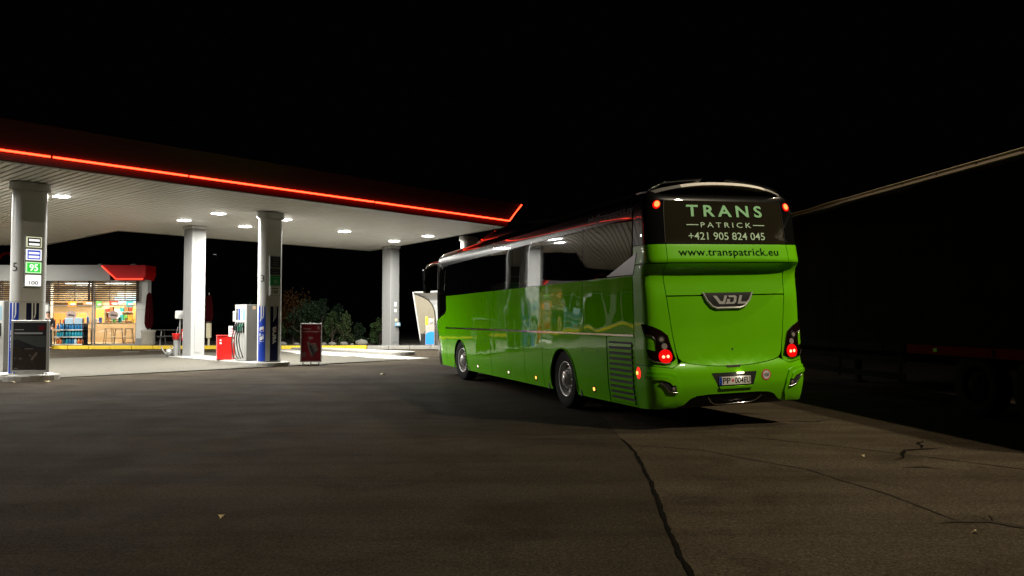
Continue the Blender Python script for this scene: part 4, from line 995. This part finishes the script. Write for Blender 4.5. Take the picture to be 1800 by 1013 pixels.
# --- flanks
G = .009
def rect(s, y0, y1, z0, z1): return [(uy(y0+G,s),z0),(uy(y1-G,s),z0),(uy(y1-G,s),z1),(uy(y0+G,s),z1)]
def archp(s, y0, y1, z0, z1, yc, zc=.48, r=ARR):
    pts = [(y0+G,z0)]; w0 = math.asin(max(-1,min(1,(zc-z0)/r)))
    pts += [(yc-r*math.cos(w)*1.0, zc+r*math.sin(w)) for w in [-w0+(PI+2*w0)*k/22 for k in range(23)]]
    pts += [(y1-G,z0),(y1-G,z1),(y0+G,z1)]
    return [(uy(y,s),z) for y, z in pts]
for s in (-1,1):
    zt = 1.315
    panel('side_hatch', archp(s,1.43,4.17,.315,zt,AR), 'paint_green')
    panel('side_hatch', rect(s,4.17,5.16,.315,zt), 'paint_green'); panel('side_hatch', rect(s,5.16,7.37,.315,zt), 'paint_green')
    panel('side_hatch', archp(s,7.37,11.38,.315,zt,AF), 'paint_green')
    panel('front_corner_panel', [(uy(11.39,s),.315),(uy(12.50,s),.315),(uy(12.50,s),1.50),(uy(11.39,s),1.72)], 'paint_green')
    for y0, y1 in ((.53,2.27),(2.27,4.16),(4.16,7.37)): panel('side_panel', rect(s,y0,y1,1.355,2.185), 'paint_green')
    panel('side_panel', [(uy(7.376,s),1.355),(uy(11.38,s),1.355),(uy(11.38,s),1.74),(uy(11.27,s),1.80),(uy(11.27,s),2.185),(uy(7.376,s),2.185)], 'paint_green')
    for yk in (4.45,4.88,5.6,6.9,7.75,8.9,1.75,2.35):
        panel('hatch_lock', circ(uy(yk,s),1.06,.016,10), 'dark_plastic', off=.003, th=.004)
    panel('moulding', rect(s,.53,11.38,1.322,1.348), 'chrome', off=.008, th=.03)
    panel('engine_flap', rect(s,.53,1.43,.315,zt), 'paint_green', off=-.008)
    fr = panel('grille', rect(s,.60,1.37,.35,1.24), 'black_matt', off=-.001, th=.01)
    for k in range(11): panel('grille_slat', rect(s,.60,1.37,.355+k*.0815,.355+k*.0815+.040), 'paint_green', fr, off=.012, th=.012)
    # glass band
    for y0, y1 in ((.55,2.26),(2.26,4.16),(4.16,5.8),(5.8,7.4),(7.4,9.3),(9.3,11.22)): panel('side_window', rect(s,y0,y1,2.195,3.00), 'coach_glass')
    panel('driver_window', [(uy(11.29,s),1.82),(uy(12.02,s),1.62),(uy(12.02,s),2.98),(uy(11.29,s),2.98)], 'coach_glass', off=-.004)
    panel('roof_coving', rect(s,.55,12.0,3.01,3.24), 'paint_black', sz=.04)
    panel('pillar_panel', [(uy(1.36,s),2.205),(uy(.50,s),2.20),(uy(.40,s),2.50)], 'pale_panel', off=.006, th=.006)
    # lower lamps on the flank
    for y, m in ((8.46,'marker_white'),(6.20,'marker_white'),(4.58,'marker_amber'),(1.97,'marker_amber')):
        b = panel('side_marker', circ(uy(y,s),.46,.055), 'dark_plastic', off=.006, th=.01); panel('marker_lens', circ(uy(y,s),.465,.024 if m=='marker_white' else .030,10), m, b, off=.012, th=.006)
    b = panel('side_marker', circ(uy(.43,s),.815,.055,12,1.5), 'marker_red', off=.006, th=.01); panel('marker_lens', circ(uy(.46,s),.815,.026,10), 'marker_amber', b, off=.012, th=.006)
    # arch lips
    for yc in (AR, AF):
        pts = [M(uy(yc-ARR*1.005*math.cos(w),s), .48+ARR*1.005*math.sin(w), .004) for w in [-.2+(PI+.4)*k/26 for k in range(27)]]
        MB().tube(pts, .013, 6).build('arch_lip', 'paint_green', coach)
text('lettering', 'info@transpatrick.eu', (uy(2.07,-1),3.07,uy(.56,-1),3.20), decal(.004), 'info_decal', coach)
panel('fuel_flap_lock', circ(uy(11.15,-1),1.02,.03,10), 'black_print', off=.003, th=.004)

# --- rear
for s in (-1,1):
    uo = LR+.195
    panel('rear_corner', [(s*u,z) for u, z in ((1.008,2.322),(uo,2.322),(uo,.935),(1.2,.925),(.96,.895),(.865,.935),(.862,1.0),(.917,1.37),(.977,1.87))], 'paint_green_rear')
    panel('upper_corner', [(s*u,z) for u, z in ((1.003,2.338),(uo,2.338),(uo,2.592),(1.008,2.592))], 'paint_green_rear', sz=.03)
    panel('window_pillar', [(s*u,z) for u, z in ((1.008,2.60),(LR+.2,2.60),(LR+.2,3.22),(1.008,3.22))], 'paint_black')
panel('rear_band', [(-.997,2.338),(.997,2.338),(.997,2.592),(-.997,2.592)], 'paint_green_rear', sz=.03)
panel('engine_hatch', [(-.966,1.887),(.966,1.887),(.996,2.326),(-.996,2.326)], 'paint_green_rear', sz=.05)
lid = [(-.964,1.869),(-.906,1.37),(-.858,1.09),(-.835,1.02),(-.79,.975),(-.70,.945),(-.5,.915),(-.25,.895),(0,.888),(.25,.895),(.5,.915),(.70,.945),(.79,.975),(.835,1.02),(.858,1.09),(.906,1.37),(.964,1.869)]
panel('boot_lid', lid, 'paint_green_rear')
panel('rear_window', [(-1.0,2.605),(1.0,2.605),(1.0,3.215),(-1.0,3.215)], 'rear_glass', off=-.002)
bum = [(-LR-.195,.925),(-1.2,.915),(-.96,.884),(-.87,.925),(-.80,.962),(-.70,.935),(-.5,.905),(-.25,.885),(0,.878),(.25,.885),(.5,.905),(.70,.935),(.80,.962),(.87,.925),(.96,.884),(1.2,.915),(LR+.195,.925),
       (LR+.195,.315),(1.15,.335),(.92,.33),(.80,.375),(.70,.455),(.60,.49),(.4,.502),(-.4,.502),(-.60,.49),(-.70,.455),(-.80,.375),(-.92,.33),(-1.15,.335),(-LR-.195,.315)]
bumper = panel('bumper', bum, 'paint_green_rear', su=.05, sz=.05)
for s in (-1,1):
    panel('bumper_wing', [(s*u,z) for u, z in ((1.30,.85),(1.02,.825),(.93,.78),(.88,.66),(.86,.50),(.93,.36),(1.15,.345),(LR-.05,.345),(LR-.05,.60),(LR-.08,.83))], 'paint_green_rear', bumper, off=.022, th=.03, su=.05)
    panel('bumper_ridge', [(s*u,z) for u, z in ((1.34,.80),(1.06,.775),(.985,.735),(.95,.66),(.99,.655),(1.03,.70),(1.12,.735),(1.34,.75))], 'paint_green_rear', bumper, off=.040, th=.02, su=.05)
    fg = panel('fog_recess', [(s*u,z) for u, z in ((1.17,.715),(1.0,.70),(.94,.655),(.925,.565),(1.04,.585))], 'black_matt', bumper, off=.026, th=.01)
    MB().tube([M(s*u,z,.034) for u, z in ((1.16,.70),(1.10,.655),(1.045,.585),(.98,.568),(.925,.56))], .010, 6).build('fog_trim', 'chrome', fg)
    panel('fog_lens', circ(s*.975,.615,.022,8), 'lens_clear', fg, off=.030, th=.005)
    # tail lamp cluster
    tl = panel('tail_lamp', [(s*u,z) for u, z in ((1.43,1.505),(1.30,1.495),(1.2,1.465),(1.08,1.41),(.985,1.335),(.94,1.175),(.89,1.01),(.96,.965),(1.05,.945),(1.19,.975),(1.28,1.07),(1.30,1.16),(1.30,1.30),(1.36,1.40))], 'lens_dark', off=.018, th=.03, su=.05)
    panel('lamp_inset', [(s*u,z) for u, z in ((1.30,1.16),(1.17,1.125),(1.165,1.28),(1.21,1.325),(1.30,1.35))], 'paint_green_rear', tl, off=.021, th=.004)
    MB().tube([M(s*u,z,.024) for u, z in ((1.31,1.365),(1.22,1.335),(1.17,1.285),(1.165,1.20),(1.165,1.13))], .009, 6).build('lamp_trim', 'chrome', tl)
    MB().tube([M(s*u,z,.022) for u, z in ((1.30,1.05),(1.20,.985),(1.05,.945),(.96,.955))], .010, 6).build('lamp_trim', 'chrome', tl)
    rd = panel('brake_lens', circ(s*1.04,1.05,.098,20), 'lens_red', tl, off=.026, th=.01)
    for k, (du, dz) in enumerate(((-.032,.0),(.034,.004))): panel('brake_led', circ(s*1.04+du,1.045+dz,.022,8), 'lens_hot', rd, off=.031, th=.004)
    panel('clear_lens', circ(s*1.045,1.19,.042,14), 'lens_clear', tl, off=.024, th=.008)
    panel('dark_lens', circ(s*1.085,1.285,.055,14), 'dark_plastic', tl, off=.024, th=.008); panel('dark_lens_core', circ(s*1.085,1.285,.03,12), 'lens_clear', tl, off=.027, th=.004)
    # high lamps
    hl = panel('high_lamp', circ(s*1.12,3.15,.060,16), 'lens_red', off=.012, th=.02); panel('high_lamp_core', circ(s*1.115,3.155,.042,14), 'lens_core', hl, off=.018, th=.005)
    panel('pillar_seam', [(s*1.0,2.62),(s*1.008,2.62),(s*1.008,3.21),(s*1.0,3.21)], 'dark_plastic', off=.003, th=.004)
# lettering
text('lettering', 'TRANS', (-.645,2.985,.645,3.155), decal(.006), 'mint_decal', coach, spacing=1.45, bold=.022)
text('lettering', 'PATRICK', (-.425,2.832,.425,2.905), decal(.006), 'mint_pale', coach, spacing=1.5, bold=.004)
for s in (-1,1): panel('rule', [(s*.66,2.863),(s*.46,2.863),(s*.46,2.875),(s*.66,2.875)], 'mint_pale', off=.006, th=.004)
text('lettering', '+421 905 824 045', (-.64,2.655,.64,2.762), decal(.006), 'mint_pale', coach, spacing=.98, bold=.002)
text('lettering', 'www.transpatrick.eu', (-.825,2.395,.825,2.535), decal(.005), 'navy_decal', coach, spacing=1.04, bold=.003)
# badge
bd = panel('badge', [(-.40,1.912),(.40,1.912),(.355,1.815),(.27,1.725),(.19,1.70),(-.19,1.70),(-.27,1.725),(-.355,1.815)], 'black_print', off=.016, th=.02)
MB().tube([M(u,z,.018) for u, z in ((-.405,1.912),(-.355,1.812),(-.27,1.722),(-.19,1.695),(.19,1.695),(.27,1.722),(.355,1.812),(.405,1.912))], .017, 6).build('badge_rim', 'badge_silver', bd)
dd = lambda a, b: M(a, b, .022)
for pts in ([(-.25,1.868),(-.19,1.868),(-.125,1.79),(-.09,1.79),(-.06,1.868),(-.015,1.868),(-.065,1.75),(-.15,1.75)],
            [(.0,1.868),(.115,1.868),(.14,1.85),(.125,1.775),(.09,1.75),(-.055,1.75),(-.04,1.775),(.065,1.775),(.085,1.79),(.095,1.843),(.01,1.843)],
            [(-.02,1.82),(.03,1.82),(.02,1.775),(-.03,1.775)],
            [(.19,1.868),(.235,1.868),(.205,1.78),(.295,1.78),(.285,1.75),(.15,1.75)]):
    A = sum(a[0]*b[1]-b[0]*a[1] for a, b in zip(pts, pts[1:]+pts[:1])); pts = pts if A > 0 else pts[::-1]
    link_mesh('badge_letter', [dd(*p) for p in pts], [tuple(range(len(pts)))], 'badge_silver', bd)
# plate
rc = panel('plate_recess_shade', [(-.37,.795),(.37,.795),(.31,.60),(-.26,.60)], 'black_matt', off=.003, th=.006)  # flat black sheet painted as the shade inside the recess
panel('recess_ledge', [(-.255,.605),(.305,.605),(.29,.575),(-.24,.575)], 'paint_green_rear', rc, off=.022, th=.03)
pl = panel('number_plate', [(-.26,.625),(.26,.625),(.26,.738),(-.26,.738)], 'plate_white', off=.012, th=.008)
panel('plate_border', [(-.268,.618),(.268,.618),(.268,.745),(-.268,.745)], 'black_print', pl, off=.009, th=.006)
panel('plate_strip', [(-.258,.627),(-.215,.627),(-.215,.736),(-.258,.736)], 'verva_blue', pl, off=.0135, th=.002)
text('lettering', 'PP', (-.20,.642,-.075,.722), decal(.0145), 'black_print', pl, bold=.01)
panel('plate_crest', circ(-.035,.682,.022,8), 'pink_print', pl, off=.0135, th=.002)
text('lettering', '004EU', (.0,.642,.25,.722), decal(.0145), 'black_print', pl, bold=.01)
pll = box('plate_lamp', tuple(M(.08,.785,.03)), (.10,.03,.02), 'marker_white', coach)
ld = bpy.data.lights.new('plate_light', 'POINT'); ld.energy = .35; ld.color = (1,.95,.8); ld.shadow_soft_size = .02
lo = bpy.data.objects.new('plate_light', ld); COL.objects.link(lo); lo.parent = coach; lo.location = tuple(M(.08,.765,.045))
sg = panel('speed_disc', circ(.53,.734,.078,24), 'pink_print', off=.004, th=.004); panel('disc_face', circ(.53,.734,.060,24), 'plate_white', sg, off=.006, th=.003)
text('lettering', '100', (.485,.708,.575,.760), decal(.008), 'black_print', sg, bold=.01)
panel('boot_handle', [(-.135,.892),(.135,.892),(.10,.866),(-.10,.866)], 'black_matt', off=.006, th=.01); panel('keyhole', circ(.03,1.115,.014,8), 'black_print', off=.003, th=.004)
MB().tube([M(u,z,.012) for u, z in ((-.43,.47),(-.37,.40),(-.31,.365),(-.1,.355),(.3,.365),(.40,.40),(.47,.46))], .013, 6).build('diffuser_trim', 'chrome', coach)
# spoiler
def spoil(x): return 3.462-.115*(abs(x)/1.03)**2.3
for x0, x1, m in ((-1.08,-.68,'grey_metal'),(-.675,.72,'spoiler_silver'),(.725,1.08,'grey_metal')):
    vs = []; n = 12
    for k in range(n+1):
        x = x0+(x1-x0)*k/n; y = .09+.16*(abs(x)/1.08)**3; z = spoil(x)
        vs += [(x,y+.02,z-.032),(x,y,z-.022),(x,y+.05,z+.024),(x,y+.45,z+.05),(x,y+.45,z-.02)]
    fs = []
    for k in range(n):
        for j in range(5): fs.append((5*k+j, 5*k+(j+1) % 5, 5*k+5+(j+1) % 5, 5*k+5+j))
    fs += [(0,1,2,3,4)[::-1], tuple(5*n+j for j in range(5))]
    link_mesh('spoiler', vs, [f[::-1] for f in fs], m, coach)
# roof pod
n = 14; vs = []; fs = []; P_ = [(-.98,3.38),(-.95,3.56),(-.80,3.66),(-.5,3.70),(0,3.71),(.5,3.70),(.80,3.66),(.95,3.56),(.98,3.38)]
for k in range(n+1):
    w = k/n; y = 5.0+5.0*w; e = min(1, math.sin(PI*min(1, max(0, w)))**.35+.0)
    for x, z in P_: vs.append((x*(.75+.25*e), y, 3.36+(z-3.36)*max(.15, e)))
for k in range(n):
    for j in range(len(P_)-1): a = k*len(P_)+j; fs.append((a,a+1,a+len(P_)+1,a+len(P_)))
link_mesh('roof_pod', vs, [f[::-1] for f in fs], 'paint_black', coach, smooth=True)
# mirrors
for s in (-1,1):
    mr = MB().tube([(s*1.02,12.15,3.12),(s*1.25,12.55,3.16),(s*1.42,12.72,3.08),(s*1.46,12.74,2.96)], [.05,.05,.045,.04]).build('mirror_arm', 'chrome' if s < 0 else 'dark_plastic', coach)
    MB().box((s*1.46,12.74,2.66), (.20,.20,.70), bev=.05).build('mirror_housing', 'paint_black', mr)
    for z, h in ((2.80,.34),(2.47,.22)): MB().box((s*1.46,12.635,z), (.155,.012,h), bev=.004).build('mirror_glass', 'chrome' if False else 'dark_plastic', mr)
# wheels
tyre = [(.30,-.12),(.46,-.145),(.495,-.12),(.505,-.06),(.505,.06),(.495,.12),(.46,.145),(.30,.12)]
rimp = [(.305,.115),(.300,.135),(.285,.12),(.265,.05),(.24,.02),(.215,.035),(.19,.075),(.14,.085),(.135,.13),(.12,.15),(.075,.155),(.07,.17),(0,.17)]
wproto = None
for yc in (AR, AF):
    for s in (-1,1):
        w = bpy.data.objects.new('wheel', None); COL.objects.link(w); w.parent = coach; w.location = (s*1.085,yc,.505-ROLL*s*1.085); w.rotation_euler = (0,0,0 if s > 0 else PI)
        if yc == AF: w.rotation_euler.z += .10
        if wproto is None:
            t1 = MB().lathe(tyre, 40, axis='x').build('tyre', 'rubber', w); r1 = MB().lathe(rimp, 32, axis='x').build('rim', 'rim_alu', w)
            bl = MB()
            for k in range(10): a = 2*PI*k/10; bl.lathe([(.017,.08),(.017,.115),(0,.12)], 6, (0,.172*math.cos(a),.172*math.sin(a)), 'x')
            b1 = tag(bl.build('wheel_nuts', 'chrome', w), kind='stuff')
            hl = MB()
            for k in range(10): a = 2*PI*(k+.5)/10; hl.lathe([(.034,.031),(0,.0315)], 10, (.012,.238*math.cos(a),.238*math.sin(a)), 'x')
            h1 = tag(hl.build('hand_holes', 'black_matt', w), kind='stuff'); wproto = (t1,r1,b1,h1)
        else:
            for n_, o in zip(('tyre','rim','wheel_nuts','hand_holes'), wproto):
                c_ = place(o, n_, w)
                if n_ in ('wheel_nuts','hand_holes'): c_['kind'] = 'stuff'

# ================================================================== lorry trailer on the right
td = math.atan2(.117, 1.0)
tr = thing('lorry_trailer', 'long dark curtain-sided lorry trailer parked right of the coach', 'trailer', (7.72,7.9,0), td)
TL = 13.6; TW = 2.5
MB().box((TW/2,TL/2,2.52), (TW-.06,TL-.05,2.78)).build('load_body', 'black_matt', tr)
ny = 90; vs = []; fs = []
zs_ = [1.10,1.5,2.2,3.0,3.6,3.84]
for j, z in enumerate(zs_):
    for k in range(ny+1):
        y = TL*k/ny; vs.append((-.012+.018*math.sin(y*4.1)*math.sin(z*1.3+y*.4)+.01*math.sin(y*11), y, z+(.018*math.sin(y*2.6+.5) if j == 5 else 0)))
for j in range(len(zs_)-1):
    for k in range(ny): a = j*(ny+1)+k; fs.append((a+1,a,a+ny+1,a+ny+2))
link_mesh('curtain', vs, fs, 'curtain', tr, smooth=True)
vs = []; fs = []
for k in range(ny+1):
    y = TL*k/ny; d = .045+(.010*math.sin(y*2.6+.5)+.006*math.sin(y*6.3))*smooth01((y-6)/4); z = 3.985+.009*math.sin(y*2.9+1)*smooth01((y-6)/4)
    vs += [(-.055,y,3.83+d),(-.06,y,3.85+d),(.03,y,z),(.09,y,z+.012),(.09,y,3.83)]
for k in range(ny):
    for j in range(4): a = 5*k+j; fs.append((a,a+1,a+6,a+5))
link_mesh('roof_rail', vs, fs, 'trailer_rail', tr)
rl = [(vs[5*k+2][0]-.004, vs[5*k+2][1], vs[5*k+2][2]+.004) for k in range(ny+1)]
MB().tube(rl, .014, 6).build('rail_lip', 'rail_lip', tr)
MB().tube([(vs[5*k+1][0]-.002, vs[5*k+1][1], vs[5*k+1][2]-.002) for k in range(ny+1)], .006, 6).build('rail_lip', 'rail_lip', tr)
for k in range(14): MB().lathe([(.018,-.004),(.018,.006),(0,.007)], 8, (-.018,.6+k*.95,3.935), 'x').build('rail_bolt', 'trailer_dark', tr)
link_mesh('roof_sheet', [(.09,0,3.99),(TW-.02,0,3.99),(TW-.02,TL,3.99),(.09,TL,3.99)], [(0,1,2,3)], 'trailer_dark', tr)
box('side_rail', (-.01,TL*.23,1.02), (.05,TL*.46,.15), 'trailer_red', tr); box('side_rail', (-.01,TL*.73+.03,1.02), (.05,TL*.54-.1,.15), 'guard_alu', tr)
for k in range(5):
    box('rail_clip', (-.04,1.2+k*2.9,1.02), (.02,.05,.11), 'trailer_dark', tr)
box('chassis', (TW/2,TL/2,.84), (1.1,TL-.4,.22), 'trailer_dark', tr)
for z in (.50,.80): box('side_guard', (.03,8.7,z), (.03,4.6,.12), 'guard_alu', tr)
for y in (6.6,8.7,10.8): box('guard_post', (.06,y,.70), (.03,.08,.62), 'trailer_dark', tr)
for y in (2.1,3.4,4.7):
    for x in (.22,TW-.22):
        w = bpy.data.objects.new('wheel', None); COL.objects.link(w); w.parent = tr; w.location = (x,y,.505); w.rotation_euler = (0,0,PI if x < 1 else 0)
        for n_, pr in (('tyre', tyre), ('rim', rimp)):
            MB().lathe(pr, 32, axis='x').build(n_, 'trailer_dark', w)  # near-black tyre and rim, the shade under the trailer put into the colour
    box('mudguard', (.24,y,1.07-.09), (.4,1.1,.03), 'trailer_dark', tr)
for x in (.35,TW-.35): box('landing_leg', (x,11.6,.42), (.12,.12,.80), 'trailer_dark', tr); box('landing_foot', (x,11.6,.02), (.26,.3,.04), 'trailer_dark', tr)
mk = box('side_marker', (-.045,5.45,1.02), (.02,.10,.06), 'marker_amber' if False else 'lens_clear', tr)
box('rear_door', (TW/2,-.03,2.52), (TW,.05,2.78), 'trailer_dark', tr); box('under_run_bar', (TW/2,.05,.52), (TW-.1,.1,.14), 'guard_alu', tr)
